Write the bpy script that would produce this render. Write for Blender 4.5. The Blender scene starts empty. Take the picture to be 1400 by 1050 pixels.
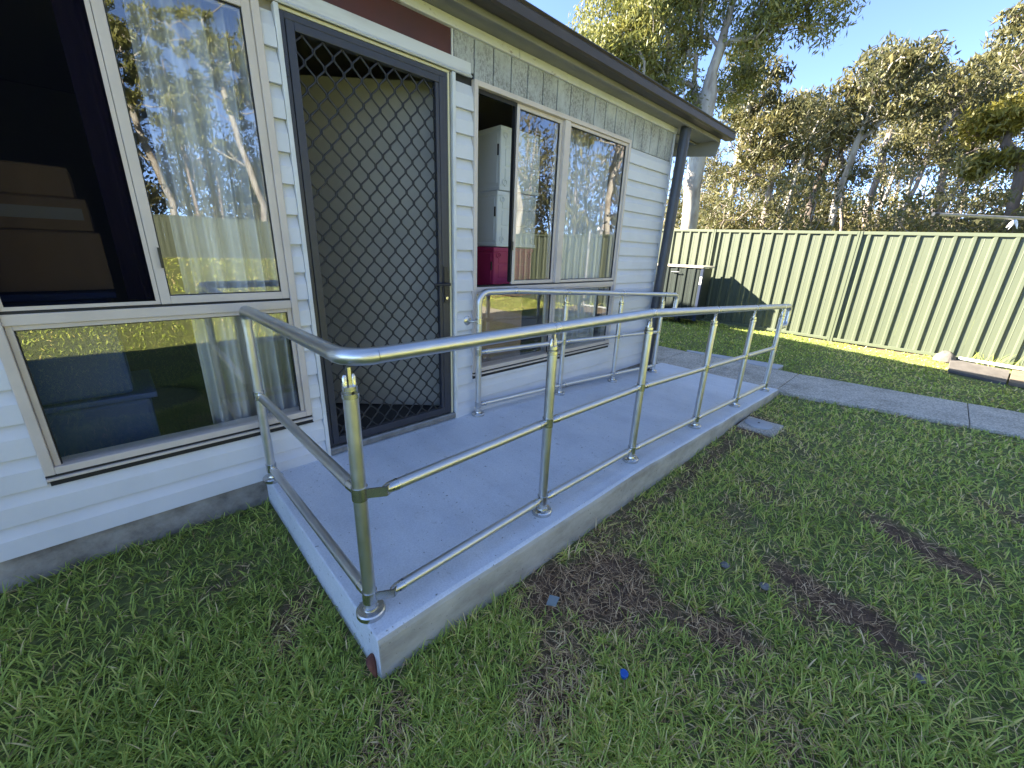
import bpy, math, random
import numpy as np
from mathutils import Vector, Matrix

SC = bpy.context.scene
COL = SC.collection
R = math.radians

# ------------------------------------------------------------------ camera, sky, sun, exposure
cam = bpy.data.cameras.new('camera')
cam.sensor_width = 36.0
cam.lens = 36.0 * 551.284 / 1400.0
cam.clip_start = 0.02
cam.clip_end = 600
camo = bpy.data.objects.new('camera', cam)
COL.objects.link(camo)
CR = Vector((0.72294761, -0.68998186, 0.03566194))
CU = Vector((0.19370778, 0.25196817, 0.94815048))
CF = Vector((0.66319231, 0.67855513, -0.31581464))
camo.matrix_world = Matrix(((CR.x, CU.x, -CF.x, -0.729), (CR.y, CU.y, -CF.y, -2.277), (CR.z, CU.z, -CF.z, 1.163), (0, 0, 0, 1)))
SC.camera = camo
CAMXY = np.array([-0.729, -2.277])

SUN_DIR = Vector((1.0, -1.75, -1.09)).normalized()
elev = math.asin(-SUN_DIR.z)
world = bpy.data.worlds.new('World')
SC.world = world
world.use_nodes = True
wn = world.node_tree
sky = wn.nodes.new('ShaderNodeTexSky')
sky.sky_type = 'NISHITA'
sky.sun_disc = False
sky.sun_elevation = elev
sky.sun_rotation = math.atan2(-SUN_DIR.x, -SUN_DIR.y)
sky.air_density = 1.0
sky.dust_density = 0.0
sky.altitude = 12800
sky.ozone_density = 0.4
wn.links.new(sky.outputs[0], wn.nodes['Background'].inputs[0])
wn.nodes['Background'].inputs[1].default_value = 0.15

sl = bpy.data.lights.new('sun', 'SUN')
sl.energy = 5.0
sl.angle = R(0.53)
sl.color = (1.0, 0.92, 0.76)
so = bpy.data.objects.new('sun', sl)
COL.objects.link(so)
so.rotation_euler = SUN_DIR.to_track_quat('-Z', 'Y').to_euler()

SC.view_settings.view_transform = 'Standard'
SC.view_settings.look = 'None'
SC.view_settings.exposure = 3.2
SC.view_settings.gamma = 1.0
SC.view_settings.use_curve_mapping = False
SC.render.engine = 'CYCLES'
SC.cycles.max_bounces = 8
SC.cycles.transparent_max_bounces = 16

# ------------------------------------------------------------------ materials
def new_mat(name):
    m = bpy.data.materials.new(name)
    m.use_nodes = True
    nt = m.node_tree
    return m, nt, nt.nodes['Principled BSDF']

def N(nt, t, **kw):
    n = nt.nodes.new(t)
    for k, v in kw.items():
        setattr(n, k, v)
    return n

def ramp(nt, fac, stops):
    r = N(nt, 'ShaderNodeValToRGB')
    e = r.color_ramp.elements
    while len(e) < len(stops):
        e.new(0.5)
    for i, (p, c) in enumerate(stops):
        e[i].position = p
        e[i].color = (*c, 1) if len(c) == 3 else c
    nt.links.new(fac, r.inputs[0])
    return r.outputs[0]

def noise(nt, scale, detail=4, rough=0.55, vec=None, stretch=None, dim='3D'):
    n = N(nt, 'ShaderNodeTexNoise')
    n.inputs['Scale'].default_value = scale
    n.inputs['Detail'].default_value = detail
    n.inputs['Roughness'].default_value = rough
    g = N(nt, 'ShaderNodeNewGeometry')
    src = g.outputs['Position']
    if stretch:
        mp = N(nt, 'ShaderNodeMapping')
        mp.inputs['Scale'].default_value = stretch
        nt.links.new(src, mp.inputs[0])
        src = mp.outputs[0]
    nt.links.new(src, n.inputs['Vector'])
    return n.outputs['Fac']

def mixc(nt, fac, a, b, mode='MIX'):
    m = N(nt, 'ShaderNodeMix', data_type='RGBA', blend_type=mode)
    for s, v in ((m.inputs['Factor'], fac), (m.inputs[6], a), (m.inputs[7], b)):
        if isinstance(v, bpy.types.NodeSocket):
            nt.links.new(v, s)
        elif isinstance(v, (int, float)):
            s.default_value = v
        else:
            s.default_value = (*v, 1)
    return m.outputs[2]

def bump(nt, bsdf, h, strength=0.3, dist=0.005):
    b = N(nt, 'ShaderNodeBump')
    b.inputs['Strength'].default_value = strength
    b.inputs['Distance'].default_value = dist
    nt.links.new(h, b.inputs['Height'])
    nt.links.new(b.outputs[0], bsdf.inputs['Normal'])

def simple(name, col, rough=0.6, metal=0.0, col2=None, scale=6.0, lo=0.4, hi=0.65, bscale=0, bstr=0.2, bdist=0.002, stretch=None, spec=None):
    m, nt, b = new_mat(name)
    b.inputs['Roughness'].default_value = rough
    b.inputs['Metallic'].default_value = metal
    if spec is not None:
        b.inputs['Specular IOR Level'].default_value = spec
    if col2:
        nt.links.new(ramp(nt, noise(nt, scale, 6, 0.6, stretch=stretch), [(lo, col), (hi, col2)]), b.inputs['Base Color'])
    else:
        b.inputs['Base Color'].default_value = (*col, 1)
    if bscale:
        bump(nt, b, noise(nt, bscale, 4, 0.6, stretch=stretch), bstr, bdist)
    return m

M = {}
# vinyl weatherboard: white with faint grime and an embossed grain
m, nt, b = new_mat('white_weatherboard')
grime = ramp(nt, noise(nt, 2.2, 7, 0.65), [(0.42, (0.646, 0.648, 0.663)), (0.75, (0.571, 0.573, 0.580))])
spots = ramp(nt, noise(nt, 38, 3, 0.6), [(0.70, (0, 0, 0)), (0.78, (1, 1, 1))])
f2 = N(nt, 'ShaderNodeMath', operation='MULTIPLY'); nt.links.new(spots, f2.inputs[0]); f2.inputs[1].default_value = 0.25
nt.links.new(mixc(nt, f2.outputs[0], grime, (0.45, 0.44, 0.40)), b.inputs['Base Color'])
b.inputs['Roughness'].default_value = 0.5
bump(nt, b, noise(nt, 30, 4, 0.6, stretch=(0.12, 1, 1.6)), 0.35, 0.002)
M['board'] = m
# mildewed fibre sheet boards under the eave
m, nt, b = new_mat('mildewed_board')
base = ramp(nt, noise(nt, 5, 5), [(0.35, (0.494, 0.511, 0.514)), (0.7, (0.389, 0.402, 0.399))])
mask = ramp(nt, noise(nt, 95, 8, 0.8, stretch=(1, 1, 0.6)), [(0.42, (0, 0, 0)), (0.60, (1, 1, 1))])
patch = ramp(nt, noise(nt, 4.5, 4, 0.6, stretch=(1.6, 1, 0.8)), [(0.34, (0, 0, 0)), (0.55, (1, 1, 1))])
mm = N(nt, 'ShaderNodeMath', operation='MULTIPLY'); nt.links.new(mask, mm.inputs[0]); nt.links.new(patch, mm.inputs[1])
nt.links.new(mixc(nt, mm.outputs[0], base, (0.17, 0.165, 0.16)), b.inputs['Base Color'])
b.inputs['Roughness'].default_value = 0.8
bump(nt, b, noise(nt, 80, 3), 0.2, 0.001)
M['batten'] = m
# peeling paint trim
m, nt, b = new_mat('peeling_white_paint')
pk = ramp(nt, noise(nt, 16, 6, 0.7, stretch=(0.5, 1, 1)), [(0.58, (0.629, 0.620, 0.595)), (0.64, (0.306, 0.255, 0.212))])
nt.links.new(pk, b.inputs['Base Color']); b.inputs['Roughness'].default_value = 0.65
bump(nt, b, noise(nt, 16, 6, 0.7, stretch=(0.5, 1, 1)), 0.5, 0.002)
M['peel'] = m
M['head'] = simple('painted_head_trim', (0.636, 0.636, 0.628), 0.6, col2=(0.473, 0.464, 0.447), scale=9, lo=0.5, hi=0.75, bscale=60, stretch=(0.15, 1, 1))
M['red'] = simple('dark_red_panel', (0.085, 0.022, 0.020), 0.55, col2=(0.062, 0.020, 0.020), scale=4)
M['white'] = simple('white_trim', (0.671, 0.671, 0.662), 0.45, col2=(0.585, 0.585, 0.559), scale=7)
M['frame'] = simple('beige_aluminium', (0.605, 0.521, 0.445), 0.42, col2=(0.546, 0.470, 0.403), scale=5, lo=0.45, hi=0.7)
M['silver'] = simple('weathered_aluminium', (0.307, 0.301, 0.282), 0.45, 0.6, col2=(0.218, 0.211, 0.198), scale=18)
M['gasket_or_gap_shade'] = simple('black_rubber_and_gap_shade', (0.012, 0.012, 0.013), 0.6)  # rubber seals, and the painted shade inside open gaps
M['cream'] = simple('cream_door_stop', (0.62, 0.57, 0.36), 0.5)
M['navy'] = simple('dark_door_powdercoat', (0.028, 0.030, 0.040), 0.38, col2=(0.036, 0.037, 0.046), scale=30)
M['door'] = simple('grey_beige_door_paint', (0.342, 0.328, 0.285), 0.5, col2=(0.294, 0.285, 0.252), scale=3)
M['grille'] = simple('grille_black_steel', (0.014, 0.014, 0.015), 0.45)
M['black'] = simple('black_plastic', (0.015, 0.015, 0.016), 0.4)
M['gutter'] = simple('dark_grey_gutter', (0.040, 0.030, 0.021), 0.5, col2=(0.074, 0.055, 0.040), scale=11, lo=0.5, hi=0.8, stretch=(0.4, 1, 1))
M['eave'] = simple('olive_grey_eave_paint', (0.255, 0.242, 0.204), 0.6, col2=(0.212, 0.204, 0.174), scale=3)
M['pipe'] = simple('slate_downpipe', (0.040, 0.044, 0.056), 0.4, col2=(0.055, 0.058, 0.068), scale=5)
M['roof'] = simple('roof_sheet', (0.07, 0.065, 0.06), 0.5)
# footing concrete, stained
m, nt, b = new_mat('stained_concrete_footing')
c1 = ramp(nt, noise(nt, 6, 8, 0.65), [(0.30, (0.077, 0.065, 0.054)), (0.47, (0.234, 0.211, 0.180)), (0.68, (0.396, 0.369, 0.324))])
nt.links.new(c1, b.inputs['Base Color']); b.inputs['Roughness'].default_value = 0.9
bump(nt, b, noise(nt, 55, 6, 0.7), 0.6, 0.006)
M['footing'] = m
# painted slab top: blue grey paving paint with scuffs and broom marks
m, nt, b = new_mat('blue_grey_paving_paint')
c1 = ramp(nt, noise(nt, 3.2, 6, 0.6), [(0.32, (0.60, 0.62, 0.655)), (0.52, (0.68, 0.70, 0.73)), (0.70, (0.72, 0.735, 0.755))])
sc1 = ramp(nt, noise(nt, 34, 8, 0.75, stretch=(1, 0.55, 1)), [(0.58, (0, 0, 0)), (0.70, (1, 1, 1))])
pt = ramp(nt, noise(nt, 2.4, 3, 0.6), [(0.48, (0, 0, 0)), (0.62, (1, 1, 1))])
mm = N(nt, 'ShaderNodeMath', operation='MULTIPLY'); nt.links.new(sc1, mm.inputs[0]); nt.links.new(pt, mm.inputs[1])
chips = ramp(nt, noise(nt, 62, 2, 0.5), [(0.70, (0, 0, 0)), (0.74, (1, 1, 1))])
bands = ramp(nt, noise(nt, 1.0, 5, 0.65, stretch=(9, 0.7, 1)), [(0.35, (0.955, 0.955, 0.955)), (0.65, (1.02, 1.02, 1.02))])
fine = ramp(nt, noise(nt, 150, 4, 0.7), [(0.35, (0.88, 0.88, 0.88)), (0.62, (1.05, 1.05, 1.05))])
d0 = mixc(nt, mm.outputs[0], c1, (0.32, 0.315, 0.30))
d1_ = mixc(nt, chips, d0, (0.24, 0.235, 0.22))
nt.links.new(mixc(nt, 1.0, mixc(nt, 1.0, d1_, bands, 'MULTIPLY'), fine, 'MULTIPLY'), b.inputs['Base Color'])
b.inputs['Roughness'].default_value = 0.55
bump(nt, b, noise(nt, 120, 5, 0.65, stretch=(1.0, 0.35, 1)), 0.35, 0.003)
M['paint'] = m
# raw formed concrete edge
m, nt, b = new_mat('formed_concrete_edge')
c1 = ramp(nt, noise(nt, 9, 8, 0.65, stretch=(0.45, 1, 1)), [(0.30, (0.288, 0.259, 0.213)), (0.55, (0.447, 0.415, 0.347)), (0.75, (0.546, 0.516, 0.448))])
pits = ramp(nt, noise(nt, 75, 3, 0.5), [(0.27, (1, 1, 1)), (0.33, (0, 0, 0))])
nt.links.new(mixc(nt, pits, c1, (0.16, 0.15, 0.14)), b.inputs['Base Color'])
b.inputs['Roughness'].default_value = 0.85
bump(nt, b, noise(nt, 60, 6, 0.7), 0.5, 0.005)
M['edge'] = m
# weathered path concrete
m, nt, b = new_mat('weathered_path_concrete')
c1 = ramp(nt, noise(nt, 3, 8, 0.7), [(0.32, (0.408, 0.357, 0.281)), (0.5, (0.600, 0.532, 0.429)), (0.7, (0.720, 0.643, 0.522))])
sp = ramp(nt, noise(nt, 70, 4, 0.7), [(0.42, (0.55, 0.55, 0.55)), (0.62, (1.1, 1.1, 1.1))])
nt.links.new(mixc(nt, 1.0, c1, sp, 'MULTIPLY'), b.inputs['Base Color'])
b.inputs['Roughness'].default_value = 0.9
bump(nt, b, noise(nt, 90, 5, 0.7), 0.6, 0.006)
M['path'] = m
M['newcrete'] = simple('new_pale_concrete', (0.47, 0.47, 0.47), 0.8, col2=(0.40, 0.40, 0.40), scale=4, bscale=80, bstr=0.3)
# steel tube
m, nt, b = new_mat('satin_galvanised_tube')
rr = ramp(nt, noise(nt, 24, 5, 0.6), [(0.3, (0.33, 0.33, 0.33)), (0.7, (0.43, 0.43, 0.43))])
nt.links.new(rr, b.inputs['Roughness'])
nt.links.new(ramp(nt, noise(nt, 12, 6, 0.65), [(0.35, (0.62, 0.615, 0.60)), (0.7, (0.68, 0.67, 0.65))]), b.inputs['Base Color'])
b.inputs['Metallic'].default_value = 1.0
bump(nt, b, noise(nt, 160, 2, 0.5), 0.03, 0.0004)
M['steel'] = m
M['steel2'] = simple('cast_stainless_fitting', (0.66, 0.65, 0.62), 0.27, 1.0, col2=(0.52, 0.51, 0.49), scale=20)
M['screw'] = simple('dark_screw', (0.05, 0.05, 0.05), 0.5, 0.8)
# fence
M['fence'] = simple('pale_green_fence_steel', (0.083, 0.095, 0.060), 0.5, col2=(0.071, 0.084, 0.053), scale=2.5, lo=0.4, hi=0.7, bscale=3, bstr=0.15, bdist=0.004, stretch=(1, 1, 0.3))
M['fencepost'] = simple('pale_green_fence_post_steel', (0.092, 0.106, 0.066), 0.45)
M['tank'] = simple('dark_green_ribbed_steel', (0.012, 0.019, 0.015), 0.5, col2=(0.015, 0.023, 0.018), scale=4)
M['palelid'] = simple('pale_lid', (0.496, 0.448, 0.376), 0.55)
M['endshade'] = simple('bin_end_shade_blue', (0.012, 0.022, 0.055), 0.5)
M['label'] = simple('white_sticker', (0.75, 0.75, 0.74), 0.5)

# glass: clear sheet with fresnel reflection and a little dirt
def glass_mat(name, ior, dirt):
    m, nt, b = new_mat(name)
    nt.nodes.remove(b)
    out = nt.nodes['Material Output']
    tr = N(nt, 'ShaderNodeBsdfTransparent'); tr.inputs[0].default_value = (0.975, 0.985, 0.98, 1)
    gl = N(nt, 'ShaderNodeBsdfGlossy'); gl.inputs['Roughness'].default_value = 0.0
    fr = N(nt, 'ShaderNodeFresnel'); ge = N(nt, 'ShaderNodeNewGeometry')   # both faces of the thin sheet reflect as air to glass
    io = N(nt, 'ShaderNodeMapRange'); io.inputs['To Min'].default_value = ior; io.inputs['To Max'].default_value = 1 / ior
    nt.links.new(ge.outputs['Backfacing'], io.inputs['Value']); nt.links.new(io.outputs[0], fr.inputs['IOR'])
    wv = N(nt, 'ShaderNodeBump'); wv.inputs['Strength'].default_value = 0.05; wv.inputs['Distance'].default_value = 0.004
    nt.links.new(noise(nt, 2.5, 1), wv.inputs['Height']); nt.links.new(wv.outputs[0], gl.inputs['Normal'])
    mx = N(nt, 'ShaderNodeMixShader')
    nt.links.new(fr.outputs[0], mx.inputs[0]); nt.links.new(tr.outputs[0], mx.inputs[1]); nt.links.new(gl.outputs[0], mx.inputs[2])
    df = N(nt, 'ShaderNodeBsdfDiffuse'); df.inputs[0].default_value = (0.5, 0.5, 0.47, 1)
    d1 = ramp(nt, noise(nt, 55, 4, 0.7), [(0.62, (0, 0, 0)), (0.78, (1, 1, 1))])
    d2 = ramp(nt, noise(nt, 2.2, 4, 0.6), [(0.3, (0.15, 0.15, 0.15)), (0.7, (1, 1, 1))])
    mu = N(nt, 'ShaderNodeMath', operation='MULTIPLY'); nt.links.new(d1, mu.inputs[0]); nt.links.new(d2, mu.inputs[1])
    mu2 = N(nt, 'ShaderNodeMath', operation='MULTIPLY_ADD'); nt.links.new(mu.outputs[0], mu2.inputs[0]); mu2.inputs[1].default_value = dirt; mu2.inputs[2].default_value = dirt * 0.06
    mx2 = N(nt, 'ShaderNodeMixShader')
    nt.links.new(mu2.outputs[0], mx2.inputs[0]); nt.links.new(mx.outputs[0], mx2.inputs[1]); nt.links.new(df.outputs[0], mx2.inputs[2])
    nt.links.new(mx2.outputs[0], out.inputs[0])
    return m
M['glass'] = glass_mat('window_glass', 1.85, 0.08)
m, nt, b = new_mat('dimming_mesh_mix')
nt.nodes.remove(b)
tr = N(nt, 'ShaderNodeBsdfTransparent'); df = N(nt, 'ShaderNodeBsdfDiffuse'); df.inputs[0].default_value = (0.006, 0.006, 0.008, 1)
mx = N(nt, 'ShaderNodeMixShader')
lint = ramp(nt, noise(nt, 38, 5, 0.7), [(0.70, (0, 0, 0)), (0.76, (1, 1, 1))])
nt.links.new(mixc(nt, lint, (0.006, 0.006, 0.008), (0.14, 0.14, 0.13)), df.inputs[0])
mx.inputs[0].default_value = 0.42
nt.links.new(tr.outputs[0], mx.inputs[1]); nt.links.new(df.outputs[0], mx.inputs[2]); nt.links.new(mx.outputs[0], nt.nodes['Material Output'].inputs[0])
M['screen'] = m

M['curtain'] = simple('pale_grey_curtain', (0.680, 0.680, 0.663), 0.9, col2=(0.612, 0.612, 0.595), scale=5)
M['purple'] = simple('dark_purple_curtain', (0.035, 0.018, 0.06), 0.9)
M['inwall'] = simple('interior_plaster', (0.30, 0.28, 0.25), 0.8)
M['infloor'] = simple('interior_carpet', (0.05, 0.045, 0.04), 0.95)
M['card'] = simple('brown_cardboard', (0.42, 0.27, 0.155), 0.85, col2=(0.34, 0.22, 0.125), scale=4, bscale=40, stretch=(1, 1, 0.2))
M['tape'] = simple('pale_packing_tape', (0.45, 0.43, 0.40), 0.4)
M['bluetub'] = simple('blue_plastic_tub', (0.016, 0.045, 0.16), 0.4)
M['whitetub'] = simple('white_plastic_tub', (0.692, 0.711, 0.692), 0.4)
M['pinktub'] = simple('magenta_plastic_tub', (0.36, 0.025, 0.095), 0.42)
M['timber'] = simple('weathered_board_grey', (0.101, 0.088, 0.080), 0.85, col2=(0.071, 0.061, 0.055), scale=9, stretch=(0.3, 1, 1), bscale=60)
M['timber2'] = simple('tan_board', (0.180, 0.135, 0.095), 0.85, col2=(0.135, 0.100, 0.070), scale=9)
M['pvc'] = simple('white_pvc', (0.518, 0.518, 0.504), 0.45)
M['rag'] = simple('grey_matting', (0.122, 0.108, 0.095), 0.95, col2=(0.090, 0.081, 0.072), scale=18, bscale=50, bstr=0.6, bdist=0.01)
M['cloth'] = simple('white_cloth', (0.78, 0.78, 0.78), 0.9)
M['capblue'] = simple('blue_bottle_cap_plastic', (0.01, 0.10, 0.42), 0.4)
M['stone'] = simple('pale_stone', (0.24, 0.22, 0.20), 0.9, col2=(0.15, 0.14, 0.13), scale=60)
M['shard'] = simple('clear_plastic_scrap', (0.22, 0.25, 0.24), 0.3)
M['leafdry'] = simple('dry_red_brown_leaf', (0.20, 0.075, 0.05), 0.7, col2=(0.14, 0.05, 0.035), scale=60)

def foliage(name, stops, trans=0.35):
    m, nt, b = new_mat(name)
    at = N(nt, 'ShaderNodeAttribute'); at.attribute_name = 'tint'
    c = ramp(nt, at.outputs['Fac'], stops)
    nt.links.new(c, b.inputs['Base Color'])
    b.inputs['Roughness'].default_value = 0.5
    b.inputs['Specular IOR Level'].default_value = 0.35
    t = N(nt, 'ShaderNodeBsdfTranslucent'); nt.links.new(c, t.inputs[0])
    mx = N(nt, 'ShaderNodeMixShader'); mx.inputs[0].default_value = trans
    nt.links.new(b.outputs[0], mx.inputs[1]); nt.links.new(t.outputs[0], mx.inputs[2])
    nt.links.new(mx.outputs[0], nt.nodes['Material Output'].inputs[0])
    return m
M['grass'] = foliage('lawn_grass', [(0.0, (0.215, 0.266, 0.057)), (0.45, (0.390, 0.479, 0.091)), (0.78, (0.630, 0.705, 0.152)), (0.90, (0.832, 0.718, 0.224)), (1.0, (1.014, 0.775, 0.435))], 0.35)
M['straw'] = foliage('dead_grass', [(0.0, (0.274, 0.160, 0.077)), (0.5, (0.546, 0.347, 0.175)), (1.0, (0.888, 0.621, 0.337))], 0.1)
M['gumleaf'] = foliage('yellow_green_gum_leaf', [(0.0, (0.072, 0.084, 0.022)), (0.5, (0.167, 0.172, 0.044)), (1.0, (0.276, 0.254, 0.072))])
M['darkleaf'] = foliage('grey_green_gum_leaf', [(0.0, (0.053, 0.059, 0.026)), (0.5, (0.113, 0.111, 0.045)), (1.0, (0.196, 0.167, 0.065))])
M['brownleaf'] = foliage('brown_olive_leaf', [(0.0, (0.047, 0.049, 0.018)), (0.5, (0.107, 0.101, 0.036)), (1.0, (0.181, 0.152, 0.054))])
M['yellowleaf'] = foliage('yellow_olive_leaf', [(0.0, (0.059, 0.059, 0.011)), (0.5, (0.143, 0.130, 0.022)), (1.0, (0.225, 0.195, 0.038))])
M['bark'] = simple('pale_gum_bark', (0.357, 0.327, 0.285), 0.8, col2=(0.204, 0.170, 0.140), scale=3, lo=0.45, hi=0.62, bscale=14, bstr=0.5, bdist=0.02, stretch=(1, 1, 0.35))
M['barkgrey'] = simple('grey_pink_bark', (0.30, 0.25, 0.22), 0.85, col2=(0.16, 0.12, 0.10), scale=4, bscale=14, bstr=0.5, bdist=0.02, stretch=(1, 1, 0.35))
M['barkdark'] = simple('dark_rough_bark', (0.075, 0.055, 0.045), 0.9, col2=(0.13, 0.10, 0.08), scale=5, bscale=14, bstr=0.6, bdist=0.02, stretch=(1, 1, 0.35))
M['twig'] = simple('grey_brown_twig', (0.22, 0.18, 0.145), 0.9, col2=(0.12, 0.095, 0.075), scale=5)

# ------------------------------------------------------------------ mesh helpers
class MB:
    def __init__(s):
        s.v = []; s.f = []; s.mi = []
    def add(s, vs, fs, mi=0):
        o = len(s.v)
        s.v.extend(tuple(p) for p in vs)
        for f in fs:
            s.f.append(tuple(i + o for i in f)); s.mi.append(mi)
        return s
    def box(s, x0, x1, y0, y1, z0, z1, mi=0):
        return s.add([(x0, y0, z0), (x1, y0, z0), (x1, y1, z0), (x0, y1, z0), (x0, y0, z1), (x1, y0, z1), (x1, y1, z1), (x0, y1, z1)],
                     [(0, 3, 2, 1), (4, 5, 6, 7), (0, 1, 5, 4), (1, 2, 6, 5), (2, 3, 7, 6), (3, 0, 4, 7)], mi)
    def prism(s, poly, a, b, put, mi=0):
        n = len(poly)
        vs = [put(p, a) for p in poly] + [put(p, b) for p in poly]
        fs = [tuple(range(n))[::-1], tuple(range(n, 2 * n))] + [(i, (i + 1) % n, n + (i + 1) % n, n + i) for i in range(n)]
        return s.add(vs, fs, mi)
    def tube(s, pts, r, seg=12, mi=0, cap=True):
        pts = [Vector(p) for p in pts]
        n = len(pts)
        rad = r if isinstance(r, (list, tuple)) else [r] * n
        up = None
        rings = []
        for i in range(n):
            t = (pts[min(i + 1, n - 1)] - pts[max(i - 1, 0)]).normalized()
            if up is None:
                a = Vector((0, 0, 1)) if abs(t.z) < 0.9 else Vector((1, 0, 0))
                up = (a - t * a.dot(t)).normalized()
            else:
                up = (up - t * up.dot(t)).normalized()
            w = t.cross(up)
            rings.append([pts[i] + (up * math.cos(2 * math.pi * k / seg) + w * math.sin(2 * math.pi * k / seg)) * rad[i] for k in range(seg)])
        fs = []
        for i in range(n - 1):
            for k in range(seg):
                k2 = (k + 1) % seg
                fs.append((i * seg + k, i * seg + k2, (i + 1) * seg + k2, (i + 1) * seg + k))
        if cap:
            fs.append(tuple(range(seg))[::-1]); fs.append(tuple((n - 1) * seg + k for k in range(seg)))
        return s.add([p for g in rings for p in g], fs, mi)
    def build(s, name, mat, parent=None, smooth=False, bevel=0.0, kind=None, auto=None):
        me = bpy.data.meshes.new(name)
        me.from_pydata(s.v, [], s.f)
        for m_ in (mat if isinstance(mat, (list, tuple)) else [mat]):
            me.materials.append(m_)
        if max(s.mi, default=0) > 0:
            me.polygons.foreach_set('material_index', s.mi)
        if smooth:
            me.polygons.foreach_set('use_smooth', [True] * len(s.f))
            if auto:
                me.set_sharp_from_angle(angle=R(auto))
        me.update()
        o = link(name, me, parent)
        if bevel:
            bm_ = o.modifiers.new('bevel', 'BEVEL'); bm_.width = bevel; bm_.segments = 2; bm_.limit_method = 'ANGLE'; bm_.angle_limit = R(40)
        if kind:
            o['kind'] = kind
        return o

def wloc(o):
    l = Vector(o.location)
    while o.parent:
        o = o.parent; l = l + Vector(o.location)
    return l

def link(name, me, parent=None):
    o = bpy.data.objects.new(name, me)
    COL.objects.link(o)
    if parent:
        o.parent = parent
        o.location = -wloc(parent)
    return o

def tag(o, label=None, cat=None, group=None, kind=None):
    if label: o['label'] = label
    if cat: o['category'] = cat
    if group: o['group'] = group
    if kind: o['kind'] = kind
    return o

def thing(name, label, cat, loc=(0, 0, 0), group=None):
    o = bpy.data.objects.new(name, None)
    COL.objects.link(o)
    o.location = loc
    o.empty_display_size = 0.1
    return tag(o, label, cat, group)

def copy_tree(o, parent=None):
    c = o.copy(); COL.objects.link(c)
    if parent: c.parent = parent
    for ch in list(o.children):
        copy_tree(ch, c)
    return c

def arc(p0, p1, p2, r, n=8):
    """fillet of radius r at p1 between p0 and p2"""
    p0, p1, p2 = Vector(p0), Vector(p1), Vector(p2)
    a = (p0 - p1).normalized(); b = (p2 - p1).normalized()
    ang = a.angle(b)
    t = r / math.tan(ang / 2)
    c = p1 + (a + b).normalized() * (r / math.sin(ang / 2))
    s, e = p1 + a * t - c, p1 + b * t - c
    th = s.angle(e)
    out = []
    for i in range(n + 1):
        k = i / n
        out.append(c + (s * math.sin((1 - k) * th) + e * math.sin(k * th)) / math.sin(th))
    return out

def npmesh(name, verts, faces, tint, mat, parent=None, kind=None):
    me = bpy.data.meshes.new(name)
    nv, nf = len(verts), len(faces)
    k = faces.shape[1]
    me.vertices.add(nv); me.vertices.foreach_set('co', verts.astype(np.float32).ravel())
    me.loops.add(nf * k); me.loops.foreach_set('vertex_index', faces.astype(np.int32).ravel())
    me.polygons.add(nf); me.polygons.foreach_set('loop_start', np.arange(0, nf * k, k, dtype=np.int32))
    if tint is not None:
        a = me.attributes.new('tint', 'FLOAT', 'POINT'); a.data.foreach_set('value', tint.astype(np.float32))
    me.materials.append(mat)
    me.update(calc_edges=True)
    o = link(name, me, parent)
    if kind: o['kind'] = kind
    return o

class Noise2:
    def __init__(s, seed, n=256):
        s.g = np.random.default_rng(seed).random((n, n)); s.n = n
    def __call__(s, x, y):
        xi = np.floor(x).astype(int); yi = np.floor(y).astype(int)
        fx = x - xi; fy = y - yi
        fx = fx * fx * (3 - 2 * fx); fy = fy * fy * (3 - 2 * fy)
        g = lambda i, j: s.g[i % s.n, j % s.n]
        return (g(xi, yi) * (1 - fx) + g(xi + 1, yi) * fx) * (1 - fy) + (g(xi, yi + 1) * (1 - fx) + g(xi + 1, yi + 1) * fx) * fy
nz1, nz2 = Noise2(3), Noise2(8)

# ------------------------------------------------------------------ ground
GZ = -0.2
def ground_z(x, y):
    x = np.asarray(x, float); y = np.asarray(y, float)
    z = GZ + 0.02 * (nz1(x * 1.3 + 40, y * 1.3 + 40) - 0.5) + 0.012 * (nz2(x * 5 + 40, y * 5 + 40) - 0.5)
    t = np.clip((-y - 6.5) / 14, 0, 1)
    return z + 0.5 * t * t * (3 - 2 * t)

BARE = [  # cx, cy, half length, half width, direction angle, strength
    (0.50, -1.56, 0.30, 0.22, -0.6, 1.0), (0.66, -1.92, 0.24, 0.10, -1.3, 0.95), (0.08, -1.72, 0.22, 0.12, 0.2, 0.75),
    (1.22, -2.28, 0.30, 0.10, 1.30, 1.0), (1.08, -2.20, 0.14, 0.10, 0.5, 0.6), (2.00, -2.54, 0.27, 0.10, 1.12, 1.0),
    (1.95, -1.82, 0.20, 0.10, 0.9, 0.55), (1.55, -1.78, 0.18, 0.09, 0.4, 0.4), (0.95, -1.42, 0.45, 0.09, 0.0, 0.6), (1.9, -1.42, 0.9, 0.055, 0.02, 0.75),
    (-0.42, -1.50, 0.16, 0.10, 0.8, 0.6), (-0.47, -0.86, 0.14, 0.07, 1.2, 0.7), (-0.60, -0.50, 0.10, 0.05, 0.2, 0.5),
    (-0.25, -1.95, 0.25, 0.12, 0.5, 0.5), (0.45, -2.25, 0.2, 0.08, 0.9, 0.45), (2.9, -1.75, 0.25, 0.1, 0.7, 0.35), (2.75, -3.0, 0.3, 0.1, 1.1, 0.6),
    (8.44, -1.6, 1.1, 0.07, 1.485, 0.8), (3.05, -1.45, 0.26, 0.16, 0.0, 0.9)]
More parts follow.
